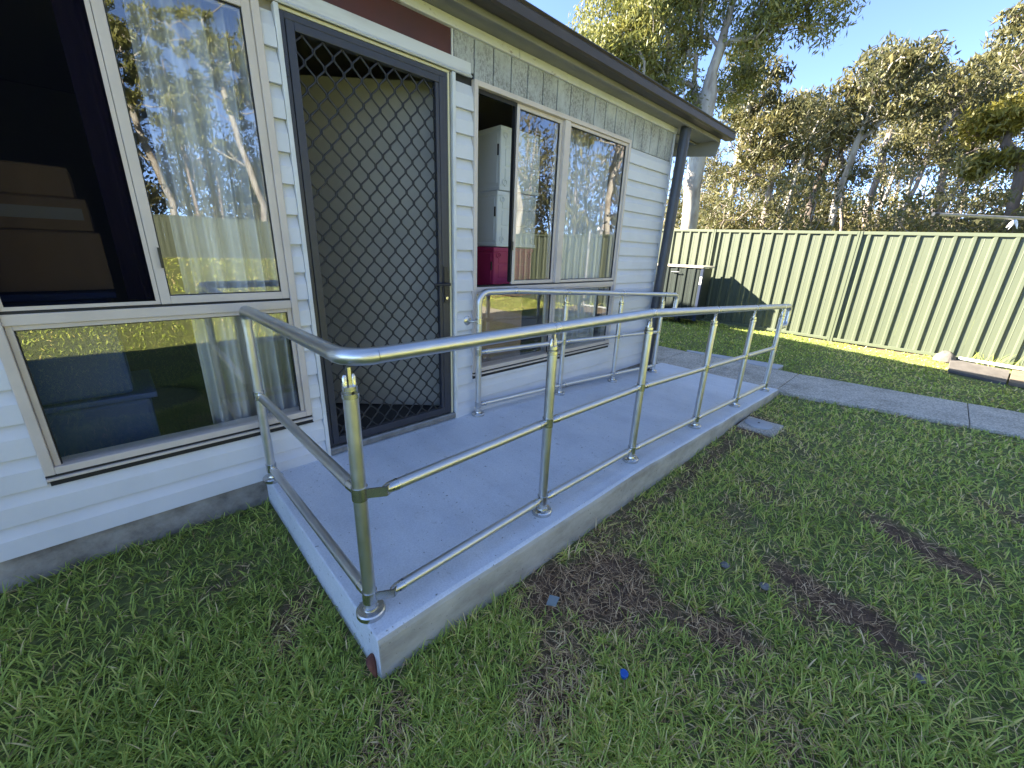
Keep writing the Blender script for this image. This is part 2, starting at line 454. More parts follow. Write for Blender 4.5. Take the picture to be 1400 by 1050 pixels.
def bare(x, y):
    out = np.zeros_like(x)
    wx = x + 0.10 * (nz1(x * 7 + 90, y * 7 + 90) - 0.5) + 0.05 * (nz2(x * 19 + 90, y * 19 + 90) - 0.5)
    wy = y + 0.10 * (nz2(x * 7 + 190, y * 7 + 90) - 0.5) + 0.05 * (nz1(x * 19 + 190, y * 19 + 90) - 0.5)
    for cx, cy, a, b_, th, s in BARE:
        dx, dy = wx - cx, wy - cy
        u = dx * math.cos(th) + dy * math.sin(th); v = -dx * math.sin(th) + dy * math.cos(th)
        d = np.sqrt((u / a) ** 2 + (v / b_) ** 2)
        out = np.maximum(out, s * np.clip((1.25 - d) / 0.45, 0, 1))
    return out

xs = np.concatenate([np.array([-200, -120, -70, -40, -25, -16]), np.arange(-10, -3, 0.4), np.arange(-3, 9.6, 0.07), np.arange(9.8, 20, 0.6), np.array([22, 28, 36, 50, 80, 130, 220])])
ys = np.concatenate([np.array([-220, -120, -70, -45, -35, -30]), np.arange(-26, -5, 0.4), np.arange(-5, 3, 0.07), np.arange(3.2, 10, 0.5), np.array([12, 16, 24, 40, 80, 140, 220])])
gx, gy = np.meshgrid(xs, ys, indexing='ij')
gz = ground_z(gx, gy) - 0.012
nx_, ny_ = gx.shape
idx = np.arange(nx_ * ny_).reshape(nx_, ny_)
gf = np.stack([idx[:-1, :-1], idx[1:, :-1], idx[1:, 1:], idx[:-1, 1:]], -1).reshape(-1, 4)
m, nt, b = new_mat('lawn_soil')
at = N(nt, 'ShaderNodeAttribute'); at.attribute_name = 'tint'
soil = ramp(nt, noise(nt, 26, 8, 0.7), [(0.30, (0.061, 0.034, 0.019)), (0.52, (0.149, 0.086, 0.048)), (0.70, (0.298, 0.182, 0.108))])
gr = ramp(nt, noise(nt, 30, 8, 0.75), [(0.30, (0.072, 0.086, 0.026)), (0.52, (0.168, 0.192, 0.054)), (0.72, (0.300, 0.300, 0.096))])
nt.links.new(mixc(nt, at.outputs['Fac'], gr, soil), b.inputs['Base Color'])
b.inputs['Roughness'].default_value = 0.95
bump(nt, b, noise(nt, 45, 8, 0.75), 0.9, 0.02)
ground = npmesh('ground', np.stack([gx, gy, gz], -1).reshape(-1, 3), gf, np.clip(bare(gx, gy) * 1.2, 0, 1).ravel(), m)
tag(ground, kind='structure')

# ------------------------------------------------------------------ concrete path (slabs with joints) and pad
PATH = [(7.0, 4.22, 5.20), (2.6, 4.22, 5.20), (0.12, 4.22, 5.20), (-1.30, 4.22, 5.22), (-2.75, 4.56, 5.43), (-4.2, 4.72, 5.58), (-5.7, 4.85, 5.72), (-7.2, 4.98, 5.86)]
path = bpy.data.objects.new('footpath', None); COL.objects.link(path); path['kind'] = 'structure'
random.seed(4)
for (ya, xa0, xa1), (yb, xb0, xb1) in zip(PATH, PATH[1:]):
    zt = -0.178 + random.uniform(-.003, .003)
    g = 0.0025
    mb = MB()
    n = 6
    top = []
    for i in range(n + 1):
        k = i / n
        y = (ya - g) * (1 - k) + (yb + g) * k
        x0 = xa0 + (xb0 - xa0) * k + random.uniform(-.008, .008); x1 = xa1 + (xb1 - xa1) * k + random.uniform(-.012, .012)
        top.append(((x0, y), (x1, y)))
    vs = []
    for (a, c) in top:
        vs += [(a[0], a[1], -0.3), (a[0], a[1], zt), (c[0], c[1], zt + 0.003), (c[0], c[1], -0.3)]
    fs = []
    for i in range(n):
        o = i * 4
        fs += [(o, o + 1, o + 5, o + 4), (o + 1, o + 2, o + 6, o + 5), (o + 2, o + 3, o + 7, o + 6)]
    fs += [(0, 3, 2, 1), (n * 4, n * 4 + 1, n * 4 + 2, n * 4 + 3)]
    mb.add(vs, fs).build('slab', M['path'], path, bevel=0.008)
mb = MB()
poly = [(5.31, 0.16), (5.225, 0.10), (5.235, -1.06), (5.53, -1.06), (5.42, -0.4)]
mb.prism(poly, -0.3, -0.172, lambda p, h: (p[0], p[1], h)).build('concrete_strip', M['newcrete'], bevel=0.006, kind='structure')

# ------------------------------------------------------------------ entry landing and ramp
def ramp_z(x):
    return -0.035 - 0.042 * max(0.0, x - 1.34)
mb = MB()
X = [-0.345] + list(np.linspace(-0.2, 4.0, 22)) + [4.20]
ring = []
random.seed(11)
for x in X:
    z = ramp_z(x)
    yf = -1.318 + random.uniform(-.003, .003) - 0.004 * x
    ring.append([(x, 0.0, -0.34), (x, 0.0, z), (x, -0.66, z), (x, yf + 0.022, z), (x, yf + 0.006, z - 0.006), (x, yf, z - 0.024), (x, yf - 0.006, -0.34)])
k = len(ring[0])
vs = [p for r_ in ring for p in r_]
for i in range(len(X) - 1):
    o = i * k
    for j in range(k - 1):
        mb.add([], [], 0)
        mi = 1 if j >= 4 else 0
        mb.f.append((o + j, o + j + 1, o + k + j + 1, o + k + j)); mb.mi.append(mi)
mb.v = vs
mb.f.append(tuple(range(k))[::-1]); mb.mi.append(0)
mb.f.append(tuple((len(X) - 1) * k + j for j in range(k))); mb.mi.append(1)
landing = mb.build('concrete_ramp', [M['paint'], M['edge']], bevel=0.006)
landing['kind'] = 'structure'

# ------------------------------------------------------------------ house
house = thing('house', 'white weatherboard house with dark gutter, grille door and two beige framed windows', 'house', (0, 0, 0))
ROOF_T = 0.20
RECTS = [(-1.075, -0.077, 0.2135, 2.126), (-0.022, 0.922, -1.0, 2.126), (1.058, 2.845, 0.238, 2.126)]
PITCH, Z0 = 0.134, -0.055
XL, XR = -7.0, 3.64

def plank(x0, x1, z0, z1, zc):
    """one lapped board: front lip, bevelled upper part; zc is the clipped top"""
    h = z1 - z0
    prof = [(-0.027, z0), (-0.0245, z0 + 0.56 * h), (-0.005, z0 + 0.93 * h), (-0.003, z1 + 0.004)]
    pts = []
    for (ya, za), (yb, zb) in zip(prof, prof[1:]):
        if za < zc: pts.append((ya, za))
        if za < zc < zb:
            pts.append((ya + (yb - ya) * (zc - za) / (zb - za), zc)); break
    else:
        pts.append(prof[-1])
    zt = pts[-1][1]
    poly = pts + [(0.003, zt), (0.003, z0 + 0.004), (-0.008, z0)]
    MB().prism(poly, x0, x1, lambda p, h_: (h_, p[0], p[1])).build('plank', M['board'], house)

k = 0
z0 = Z0
while z0 < 2.07:
    z1 = z0 + PITCH
    top = 2.075
    bps = sorted({XL, XR, 0.99, *[v for r_ in RECTS for v in r_[:2]]})
    cells = []
    for a, c in zip(bps, bps[1:]):
        mid = (a + c) / 2
        lo, hi = z0, min(z1, top if mid > 1.06 else 2.126)
        for (rx0, rx1, rz0, rz1) in RECTS:
            if rx0 < mid < rx1 and rz0 < hi and rz1 > lo:
                if rz0 > lo + 0.012: hi = min(hi, rz0)
                else: lo, hi = 0, 0
        if hi - lo > 0.012:
            if cells and abs(cells[-1][1] - a) < 1e-6 and abs(cells[-1][2] - hi) < 1e-6: cells[-1][1] = c
            else: cells.append([a, c, hi])
    for a, c, hi in cells:
        plank(a + 0.001, c - 0.001, z0, z1, hi)
    z0 = z1
# backing wall with the openings cut out
def cut_wall(mb, x0, x1, z0, z1, y0, y1, rects):
    bx = sorted({x0, x1, *[min(max(v, x0), x1) for r_ in rects for v in r_[:2]]})
    for a, c in zip(bx, bx[1:]):
        mid = (a + c) / 2
        spans = [(z0, z1)]
        for (rx0, rx1, rz0, rz1) in rects:
            if rx0 < mid < rx1:
                ns = []
                for s0, s1 in spans:
                    if rz0 > s0: ns.append((s0, min(s1, rz0)))
                    if rz1 < s1: ns.append((max(s0, rz1), s1))
                spans = [q for q in ns if q[1] - q[0] > 1e-4]
        for s0, s1 in spans:
            mb.box(a, c, y0, y1, s0, s1)
    return mb
WR = [(-1.06, -0.092, 0.215, 2.115), (-0.004, 0.90, 0.0, 2.115), (1.072, 2.832, 0.25, 2.115)]
cut_wall(MB(), XL, XR - 0.01, -0.05, 2.45, 0.006, 0.10, WR).build('front_wall', M['inwall'], house)
MB().box(XL, XR - 0.01, 0.0, 0.14, -0.5, -0.0555).build('footing', M['footing'], house, bevel=0.006)
# right gable wall, left wall, rear wall and the inside
mb = MB()
ridge_y, zr = 7.6, 2.36 + ROOF_T * 7.6
mb.prism([(0.101, -0.5), (15.2, -0.5), (15.2, 2.36), (ridge_y, zr - 0.05), (0.101, 2.36)], XR - 0.10, XR - 0.012, lambda p, h: (h, p[0], p[1]))
mb.build('gable_wall', M['board'], house)
MB().prism([(0.101, -0.5), (15.2, -0.5), (15.2, 2.36), (ridge_y, zr - 0.05), (0.101, 2.36)], XL, XL + 0.1, lambda p, h: (h, p[0], p[1])).build('side_wall', M['board'], house)
MB().box(XL + 0.101, XR - 0.101, 15.1, 15.2, -0.5, 2.36).build('rear_wall', M['board'], house)
MB().box(XL + 0.101, XR - 0.101, 3.4, 3.5, 0.02, 2.32).build('inside_wall', M['inwall'], house)
MB().box(0.93, 0.99, 0.101, 3.399, 0.02, 2.32).build('inside_wall', M['inwall'], house)
MB().box(-0.30, -0.24, 1.2, 3.399, 0.02, 2.32).build('inside_wall', M['inwall'], house)
MB().box(XL + 0.101, XR - 0.101, 0.101, 3.399, -0.03, 0.018).build('inside_floor', M['infloor'], house)
MB().box(XL + 0.101, XR - 0.101, 0.101, 3.399, 2.325, 2.35).build('inside_ceiling', M['inwall'], house)

# boards under the eave
random.seed(5)
MB().box(0.92, XR - 0.03, -0.002, 0.0035, 2.07, 2.331).build('joint_shade_sheet', M['gasket_or_gap_shade'], house)  # black sheet added so the joints between the boards read as shaded
x = 0.917
i = 0
while x < XR - 0.03:
    x1 = min(x + 0.1515, XR - 0.012)
    zb = 2.152 if x1 < 1.07 else (2.128 if x1 < 2.86 else 2.077)
    MB().box(x + 0.004, x1 - 0.005, -0.016 + random.uniform(-.001, .001), -0.003, zb, 2.3255).build('batten_board', M['batten'], house, bevel=0.002)
    x = x1
x = 0.917 - 0.1515 * 7
x = -0.09
while x > XL:
    MB().box(x - 0.149, x - 0.002, -0.012, 0.004, 2.128, 2.3255).build('batten_board', M['batten'], house)
    x -= 0.1515
    if x < -2.2: break
MB().box(-0.088, 0.905, -0.008, 0.004, 2.197, 2.3255).build('red_panel', M['red'], house)
MB().box(0.905, 0.915, -0.016, 0.004, 2.197, 2.3255).build('panel_edge_strip', M['white'], house)
# head trim over the door with a drip lip
MB().prism([(0.004, 2.128), (-0.010, 2.128), (-0.034, 2.120), (-0.040, 2.126), (-0.026, 2.140), (-0.022, 2.196), (0.004, 2.196)], -0.10, 1.036, lambda p, h: (h, p[0], p[1])).build('door_head_trim', M['head'], house)
MB().box(XL, 1.42, -0.034, 0.004, 2.326, 2.3745).build('eave_trim', M['peel'], house, bevel=0.003)
MB().box(1.423, 1.90, -0.036, 0.004, 2.325, 2.3745).build('eave_trim', M['peel'], house, bevel=0.003)
MB().box(1.903, XR + 0.012, -0.034, 0.004, 2.326, 2.3745).build('eave_trim', M['white'], house, bevel=0.003)
MB().box(XR - 0.012, XR + 0.012, -0.026, 0.04, -0.05, 2.325).build('corner_trim', M['white'], house, bevel=0.003)
# soffit, fascia, gutter, roof, barge
MB().box(XL - 0.3, 4.339, -0.165, 0.05, 2.3755, 2.383).build('soffit', M['eave'], house)
MB().box(XL - 0.3, 4.36, -0.190, -0.166, 2.355, 2.50).build('fascia', M['eave'], house, bevel=0.003)
gprof = [(-0.191, 2.478), (-0.191, 2.390), (-0.205, 2.380), (-0.292, 2.374), (-0.304, 2.384), (-0.304, 2.432), (-0.298, 2.442), (-0.309, 2.452), (-0.300, 2.462), (-0.292, 2.456), (-0.290, 2.440), (-0.290, 2.392), (-0.205, 2.396), (-0.201, 2.478)]
MB().prism(gprof, XL - 0.3, 4.45, lambda p, h: (h, p[0], p[1])).build('gutter', M['gutter'], house)
MB().prism([(-0.192, 2.386), (-0.302, 2.380), (-0.302, 2.440), (-0.192, 2.47)], 4.4505, 4.4535, lambda p, h: (h, p[0], p[1])).build('gutter_end', M['gutter'], house)
def roof_z(y):
    return 2.492 + ROOF_T * (y + 0.19)
mb = MB()
mb.prism([(-0.235, roof_z(-0.235)), (ridge_y, roof_z(ridge_y)), (15.4, roof_z(-0.2)), (15.4, roof_z(-0.2) - 0.03), (ridge_y, roof_z(ridge_y) - 0.03), (-0.235, roof_z(-0.235) - 0.03)], XL - 0.4, 4.40, lambda p, h: (h, p[0], p[1]))
mb.build('roof', M['roof'], house)
def bz(y): return 2.222 + ROOF_T * 0.55 * (y + 0.19)
MB().prism([(-0.189, 2.345), (-0.165, 2.222), (ridge_y, bz(ridge_y)), (ridge_y, roof_z(ridge_y) - 0.04), (-0.165, 2.47), (-0.189, 2.46)], 4.341, 4.362, lambda p, h: (h, p[0], p[1])).build('barge_board', M['eave'], house)
MB().prism([(0.051, 2.358), (ridge_y, 2.358 + ROOF_T * (ridge_y - 0.05)), (ridge_y, 2.368 + ROOF_T * (ridge_y - 0.05)), (0.051, 2.368)], XR + 0.001, 4.340, lambda p, h: (h, p[0], p[1])).build('soffit', M['eave'], house)
# downpipe
pp = [(3.645, -0.125, 2.37), (3.632, -0.105, 1.3), (3.625, -0.09, 0.6), (3.618, -0.082, -0.22)]
dp = MB().tube(pp, 0.052, 20).build('downpipe', M['pipe'], house, smooth=True, auto=40)
for z in (1.75, 0.55):
    MB().tube([(3.6225 + 0.0095 * z, -0.086 - 0.0165 * z, z - 0.015), (3.6225 + 0.0095 * z, -0.086 - 0.0165 * z, z + 0.015)], 0.0555, 20).build('pipe_bracket', M['pipe'], dp, smooth=True, auto=40)

# ---- windows
def rect_frame(mb, x0, x1, z0, z1, w, y0, y1, wb=None, wt=None):
    wb = wb or w; wt = wt or w
    mb.box(x0, x0 + w, y0, y1, z0, z1); mb.box(x1 - w, x1, y0, y1, z0, z1)
    mb.box(x0 + w, x1 - w, y0, y1, z0, z0 + wb); mb.box(x0 + w, x1 - w, y0, y1, z1 - wt, z1)
    return mb
def pane(x0, x1, z0, z1, y, parent, mat='glass', name='pane'):
    return MB().box(x0, x1, y, y + 0.004, z0, z1).build(name, M[mat], parent)
def sash(x0, x1, z0, z1, w, y, parent, glass=True, mat='frame'):
    s = rect_frame(MB(), x0, x1, z0, z1, w, y - 0.012, y + 0.014).build('sash', M[mat], parent, bevel=0.002)
    g = rect_frame(MB(), x0 + w, x1 - w, z0 + w, z1 - w, 0.004, y - 0.004, y + 0.008).build('glazing_bead', M['gasket_or_gap_shade'], parent)
    if glass: pane(x0 + w + 0.004, x1 - w - 0.004, z0 + w + 0.004, z1 - w - 0.004, y, parent)
    return s
def window(x0, x1, z0, z1, tz0, tz1):
    w = rect_frame(MB(), x0, x1, z0 + 0.028, z1, 0.030, -0.034, 0.07).build('window', M['frame'], house, bevel=0.003)
    MB().box(x0 + 0.030, x1 - 0.030, -0.026, 0.06, tz0, tz1).build('transom', M['frame'], w, bevel=0.002)
    MB().box(x0 + 0.031, x1 - 0.031, -0.022, 0.05, tz1 + 0.001, tz1 + 0.009).build('transom_gap', M['gasket_or_gap_shade'], w)  # black strip painted in for the shade of the gap above the transom
    MB().box(x0 + 0.006, x1 - 0.001, -0.030, 0.02, z0 + 0.018, z0 + 0.0275).build('sill_gap', M['gasket_or_gap_shade'], w)  # gap under the frame filled with black in place of its shade
    MB().box(x0, x1, -0.042, 0.02, z0 + 0.006, z0 + 0.0175).build('sill', M['frame'], w, bevel=0.002)
    MB().box(x0 + 0.006, x1 + 0.004, -0.024, 0.004, z0 - 0.020, z0 + 0.0055).build('sill_flashing', M['gasket_or_gap_shade'], w)
    return w
w1 = window(-1.075, -0.077, 0.224, 2.124, 0.842, 0.882)
rect_frame(MB(), -0.60, -0.122, 0.905, 2.080, 0.022, 0.020, 0.040).build('sash', M['frame'], w1, bevel=0.002)   # the left sash stands slid open behind the right one
sash(-0.604, -0.108, 0.892, 2.093, 0.033, -0.010, w1)
rect_frame(MB(), -1.043, -0.606, 0.893, 2.092, 0.014, -0.018, -0.008).build('mesh_frame', M['frame'], w1)
MB().box(-1.029, -0.620, -0.0145, -0.0135, 0.907, 2.078).build('dimming_mesh', M['screen'], w1)  # dark mesh added to dim the left half and keep reflections off
MB().box(-0.578, -0.570, -0.036, -0.022, 1.04, 1.12).build('window_latch', M['black'], w1)
sash(-1.044, -0.108, 0.256, 0.841, 0.018, -0.004, w1)
w2 = window(1.058, 2.845, 0.258, 2.124, 0.872, 0.904)
MB().box(1.925, 1.985, -0.030, 0.06, 0.914, 2.093).build('mullion', M['frame'], w2, bevel=0.002)
MB().box(1.895, 1.9245, 0.024, 0.05, 0.914, 2.093).build('mullion', M['frame'], w2, bevel=0.002)
sash(1.986, 2.814, 0.914, 2.093, 0.022, -0.006, w2)
s2 = sash(1.448, 1.924, 0.914, 2.093, 0.026, 0.008, w2)
MB().box(1.432, 1.4475, 0.000, 0.030, 0.93, 2.075).build('sash_seal', M['gasket_or_gap_shade'], w2)
MB().box(1.424, 1.442, -0.016, -0.001, 1.16, 1.22).build('window_latch', M['black'], w2)
MB().box(1.089, 1.447, 0.002, 0.040, 0.905, 0.913).build('sash_track', M['silver'], w2)
MB().box(1.089, 1.447, 0.002, 0.040, 2.080, 2.0925).build('sash_track', M['gasket_or_gap_shade'], w2)
MB().box(1.922, 1.948, -0.028, 0.05, 0.287, 0.871).build('mullion', M['frame'], w2, bevel=0.002)
sash(1.089, 1.921, 0.287, 0.871, 0.016, -0.004, w2)
sash(1.949, 2.814, 0.287, 0.871, 0.016, -0.004, w2)

# ---- doorway
MB().box(-0.021, -0.001, -0.030, 0.09, -0.034, 2.119).build('door_trim', M['white'], house, bevel=0.002)
MB().box(0.899, 0.921, -0.030, 0.09, -0.05, 2.119).build('door_trim', M['white'], house, bevel=0.002)
MB().box(0.8735, 0.8845, -0.016, 0.05, 0.0, 2.106).build('door_stop', M['cream'], house)
MB().box(0.000, 0.8845, -0.016, 0.05, 2.107, 2.119).build('door_stop', M['cream'], house)
MB().box(0.885, 0.8985, 0.01, 0.06, 0.0, 2.119).build('jamb_gap', M['gasket_or_gap_shade'], house)  # black strip standing for the shade between door stop and trim
MB().prism([(0.12, 0.018), (-0.025, 0.012), (-0.032, 0.004), (-0.032, -0.026), (0.0, -0.034), (0.12, -0.034)], 0.0, 0.899, lambda p, h: (h, p[0], p[1])).build('door_sill', M['silver'], house)
# screen door: outer frame, leaf, diamond grille, handle
sd = rect_frame(MB(), 0.0005, 0.873, 0.019, 2.1065, 0.022, -0.012, 0.040, wb=0.012, wt=0.026).build('grille_door', M['navy'], house, bevel=0.002)
rect_frame(MB(), 0.0235, 0.850, 0.033, 2.079, 0.036, -0.018, 0.016).build('leaf_frame', M['navy'], sd, bevel=0.003)
MB().box(0.790, 0.8125, -0.016, 0.014, 0.070, 2.042).build('leaf_stile', M['navy'], sd, bevel=0.002)
gb = MB()
PX, PZ = 0.0902, 0.1075
cx0, cz0 = 0.138, 1.993
x_lo, x_hi, z_lo, z_hi = 0.056, 0.794, 0.066, 2.046
ncol = 20
for c in range(-2, 17):
    # strand c runs down between node column c and c+1, touching its neighbours at the nodes
    xa = cx0 + (c) * PX / 2
    pts = []
    for j in range(-2, 42):
        zc = cz0 - j * PZ / 2
        side = (j + c) % 2
        xe = xa + (0.004 if side == 0 else PX / 2 - 0.004)
        pts += [(xe, 0.0, zc + 0.010), (xe, 0.0, zc - 0.010)]
    run = []
    def flush():
        if len(run) > 1: gb.tube(run, 0.0050, 5, cap=False)
        run.clear()
    def inside(p): return x_lo <= p[0] <= x_hi and z_lo <= p[2] <= z_hi
    for p, q in zip(pts, pts[1:]):
        # clip this length of wire to the leaf opening
        t0, t1 = 0.0, 1.0
        for ax, lo, hi in ((0, x_lo, x_hi), (2, z_lo, z_hi)):
            dd = q[ax] - p[ax]
            if abs(dd) < 1e-9:
                if not lo <= p[ax] <= hi: t1 = -1.0
            else:
                ta, tb = sorted(((lo - p[ax]) / dd, (hi - p[ax]) / dd))
                t0, t1 = max(t0, ta), min(t1, tb)
        if t1 <= t0 + 1e-6:
            flush(); continue
        at = lambda t: tuple(u + (v - u) * t for u, v in zip(p, q))
        if t0 > 0 or not run:
            flush(); run.append(at(t0))
        run.append(at(t1))
        if t1 < 1: flush()
    flush()
gb.build('grille', M['grille'], sd, smooth=True)
hb = MB()
hb.box(0.822, 0.848, -0.026, -0.0185, 0.815, 1.045)
hb.tube([(0.835, -0.026, 0.935), (0.835, -0.060, 0.935)], 0.010, 10)
hb.tube([(0.842, -0.060, 0.935), (0.80, -0.062, 0.935), (0.725, -0.056, 0.935)], [0.010, 0.009, 0.008], 10)
h_ = hb.build('handle', M['black'], sd, bevel=0.001)
MB().tube([(0.836, -0.026, 0.845), (0.836, -0.034, 0.845)], 0.010, 12).build('lock_barrel', M['steel2'], h_)
MB().box(0.851, 0.862, -0.022, -0.013, 0.84, 1.02).build('lock_plate', M['black'], sd)
for z in (1.9, 1.0, 0.2):
    MB().tube([(0.006, -0.020, z - 0.04), (0.006, -0.020, z + 0.04)], 0.006, 8).build('hinge', M['navy'], sd)
# inner door standing ajar, hinged on the right
hx, hy = 0.862, 0.12
dx, dy = -0.74, 0.672
fd = MB()
th = 0.036
nx, ny = -dy, dx
def dpt(u, t, z): return (hx + dx * u + nx * t, hy + dy * u + ny * t, z)
fd.add([dpt(0, 0, .03), dpt(.82, 0, .03), dpt(.82, -th, .03), dpt(0, -th, .03), dpt(0, 0, 2.09), dpt(.82, 0, 2.09), dpt(.82, -th, 2.09), dpt(0, -th, 2.09)],
       [(0, 3, 2, 1), (4, 5, 6, 7), (0, 1, 5, 4), (1, 2, 6, 5), (2, 3, 7, 6), (3, 0, 4, 7)])
fdo = fd.build('front_door', M['door'], house, bevel=0.002)

# ------------------------------------------------------------------ handrails
RT, RP, RM = 0.0242, 0.0214, 0.0186
def lathe(mb, c, prof, seg=20):
    vs = []
    for r_, z in prof:
        for k in range(seg):
            a = 2 * math.pi * k / seg
            vs.append((c[0] + r_ * math.cos(a), c[1] + r_ * math.sin(a), c[2] + z))
    fs = []
    n = len(prof)
    for i in range(n - 1):
        for k in range(seg):
            k2 = (k + 1) % seg
            fs.append((i * seg + k, i * seg + k2, (i + 1) * seg + k2, (i + 1) * seg + k))
    fs.append(tuple(range(seg))[::-1]); fs.append(tuple((n - 1) * seg + k for k in range(seg)))
    return mb.add(vs, fs)
def flange(c, parent):
    f_ = lathe(MB(), c, [(0.048, 0.0), (0.048, 0.016), (0.044, 0.021), (0.027, 0.024), (0.025, 0.032), (0.0222, 0.034)], 28).build('base_flange', M['steel2'], parent, smooth=True, auto=35)
    return f_
def collar(x, y, z, parent, h=0.022):
    return MB().tube([(x, y, z - h), (x, y, z + h)], RP + 0.003, 18).build('collar', M['steel2'], parent, smooth=True, auto=40)
def post(x, y, zb, zt, zm, zl, parent, top=True):
    p = MB().tube([(x, y, zb + 0.004), (x, y, (zt - 0.088) if top else zt)], RP, 18).build('post', M['steel'], parent, smooth=True, auto=40)
    flange((x, y, zb), p)
    for z in (zm, zl):
        if z: collar(x, y, z, p)
    if top:
        MB().tube([(x, y, zt - 0.110), (x, y, zt - 0.096), (x, y, zt - 0.0955), (x, y, zt - 0.075)], [RP + 0.003, RP + 0.003, RP, RP], 18).build('post_cap', M['steel2'], p, smooth=True, auto=40)
        cp = MB()
        for s in (-1, 1):
            a = [Vector((x + s * 0.0125, y, zt - 0.076)), Vector((x + s * 0.0125, y, zt - 0.050)), Vector((x + s * 0.0115, y, zt - 0.042))]
            cp.tube(a, [0.0078, 0.0074, 0.004], 10)
        cp.box(x - 0.0045, x + 0.0045, y - 0.008, y + 0.008, zt - 0.076, zt - RT + 0.003)
        cp.build('saddle_bracket', M['steel2'], p, smooth=True, auto=35)
        MB().tube([(x - 0.021, y, zt - 0.060), (x + 0.021, y, zt - 0.060)], 0.003, 8).build('screw', M['screw'], p)
    return p
def midrail(a, c, name, parent, gap=0.024):
    a, c = Vector(a), Vector(c)
    d = (c - a).normalized()
    s, e = a + d * (RP + 0.006), c - d * (RP + 0.006)
    r_ = MB().tube([s + d * 0.038, e - d * 0.038], RM, 16).build(name, M['steel'], parent, smooth=True, auto=40)
    for q, sg in ((s, 1), (e, -1)):
        MB().tube([q - d * sg * 0.006, q + d * sg * 0.004, q + d * sg * 0.010, q + d * sg * 0.040], [0.0125, RM - 0.0025, RM - 0.0005, RM + 0.0012], 16).build('end_joiner', M['steel2'], r_, smooth=True, auto=40)
    sc_ = s + d * 0.018
    MB().tube([sc_ + Vector((0, -RM - 0.001, 0)), sc_ + Vector((0, RM + 0.001, 0))], 0.003, 8).build('screw', M['screw'], r_)
    return r_

fr = thing('handrail', 'long steel handrail along the open front edge of the ramp, turning back to the wall', 'handrail', (-0.311, -1.2, -0.035))
FX = [-0.311, 0.548, 1.345, 2.265, 3.115, 3.985]
def fy(x): return -1.203 - 0.010 * x
def ftop(x): return 0.862 - 0.050 * max(0, x - 1.345)
def fmid(x): return 0.440 - 0.048 * max(0, x - 1.345)
def flow(x): return 0.038 - 0.046 * max(0, x - 1.345)
for i, x in enumerate(FX):
    post(x, fy(x), ramp_z(x), ftop(x), fmid(x), flow(x), fr)
# wall end post continues into the rail through an elbow
WX, WY = -0.324, -0.085
CXY = (-0.311, -1.203)
pw = MB().tube([(WX, WY, -0.030), (WX, WY, 0.78)], RP, 18).build('post', M['steel'], fr, smooth=True, auto=40)
flange((WX, WY, -0.035), pw)
for z in (fmid(0), flow(0)): collar(WX, WY, z, pw)
# top rail pieces
end = 4.20
el = arc((WX, WY, 0.6), (WX, WY, 0.858), (CXY[0], CXY[1], 0.862), 0.045, 8)
el = [(WX, WY, 0.78)] + el
MB().tube(el, [RP + 0.002] + [RT] * (len(el) - 1), 20).build('rail_elbow', M['steel'], fr, smooth=True, auto=50)
cor = arc((WX, WY, 0.859), (CXY[0], CXY[1], 0.862), (FX[1], fy(FX[1]), 0.862), 0.085, 10)
MB().tube([el[-1], cor[0]], RT, 20).build('top_rail', M['steel'], fr, smooth=True, auto=50)
MB().tube(cor, RT + 0.0012, 20).build('rail_elbow', M['steel'], fr, smooth=True, auto=50)
prev = cor[-1]
for i, x in enumerate(FX[1:] + [end - 0.0]):
    last = i == len(FX) - 1
    if last: break
    p = (x, fy(x), ftop(x))
    MB().tube([prev, p], RT, 20).build('top_rail', M['steel'], fr, smooth=True, auto=50)
    d = (Vector(p) - Vector(prev)).normalized()
    MB().tube([Vector(p) - d * 0.016, Vector(p) + d * 0.016], RT + 0.0014, 20).build('rail_joiner', M['steel2'], fr, smooth=True, auto=40)
    prev = p
x = 3.985
e0, e1, e2, e3 = Vector(prev), Vector((end, fy(end), ftop(end))), Vector((end - 0.01, fy(end), ftop(end) - 0.20)), Vector((x, fy(x), ftop(x) - 0.205))
lp = [e0] + arc(e0, e1, e2, 0.055, 7) + arc(e1, e2, e3, 0.055, 7) + [e3]
MB().tube(lp, RT, 20).build('rail_return', M['steel'], fr, smooth=True, auto=50)
for z in ('mid_rail', 'bottom_rail'):
    fz = fmid if z == 'mid_rail' else flow
    midrail((WX, WY, fz(0)), (CXY[0], CXY[1], fz(0)), z, fr)
    for xa, xb in zip(FX, FX[1:]):
        a = (xa, fy(xa), fz(xa))
        if xa == FX[0]:
            # the corner post carries this rail on a cranked strap
            s0 = Vector((xa + 0.012, fy(xa) - 0.016, fz(xa))); s1 = Vector((xa + 0.066, fy(xa) - 0.046, fz(xa))); s2 = Vector((xa + 0.082, fy(xa) - 0.036, fz(xa)))
            sb = MB()
            for q0, q1 in ((s0, s1), (s1, s2)):
                d = (q1 - q0).normalized(); n_ = Vector((-d.y, d.x, 0)) * 0.003
                up = Vector((0, 0, 0.016))
                sb.add([q0 - n_ - up, q1 - n_ - up, q1 + n_ - up, q0 + n_ - up, q0 - n_ + up, q1 - n_ + up, q1 + n_ + up, q0 + n_ + up],
                       [(0, 3, 2, 1), (4, 5, 6, 7), (0, 1, 5, 4), (1, 2, 6, 5), (2, 3, 7, 6), (3, 0, 4, 7)])
            sb.build('strap', M['steel2'], fr)
            a = (xa + 0.074 - RP - 0.010, fy(xa) - 0.032, fz(xa))
        midrail(a, (xb, fy(xb), fz(xb)), z, fr)

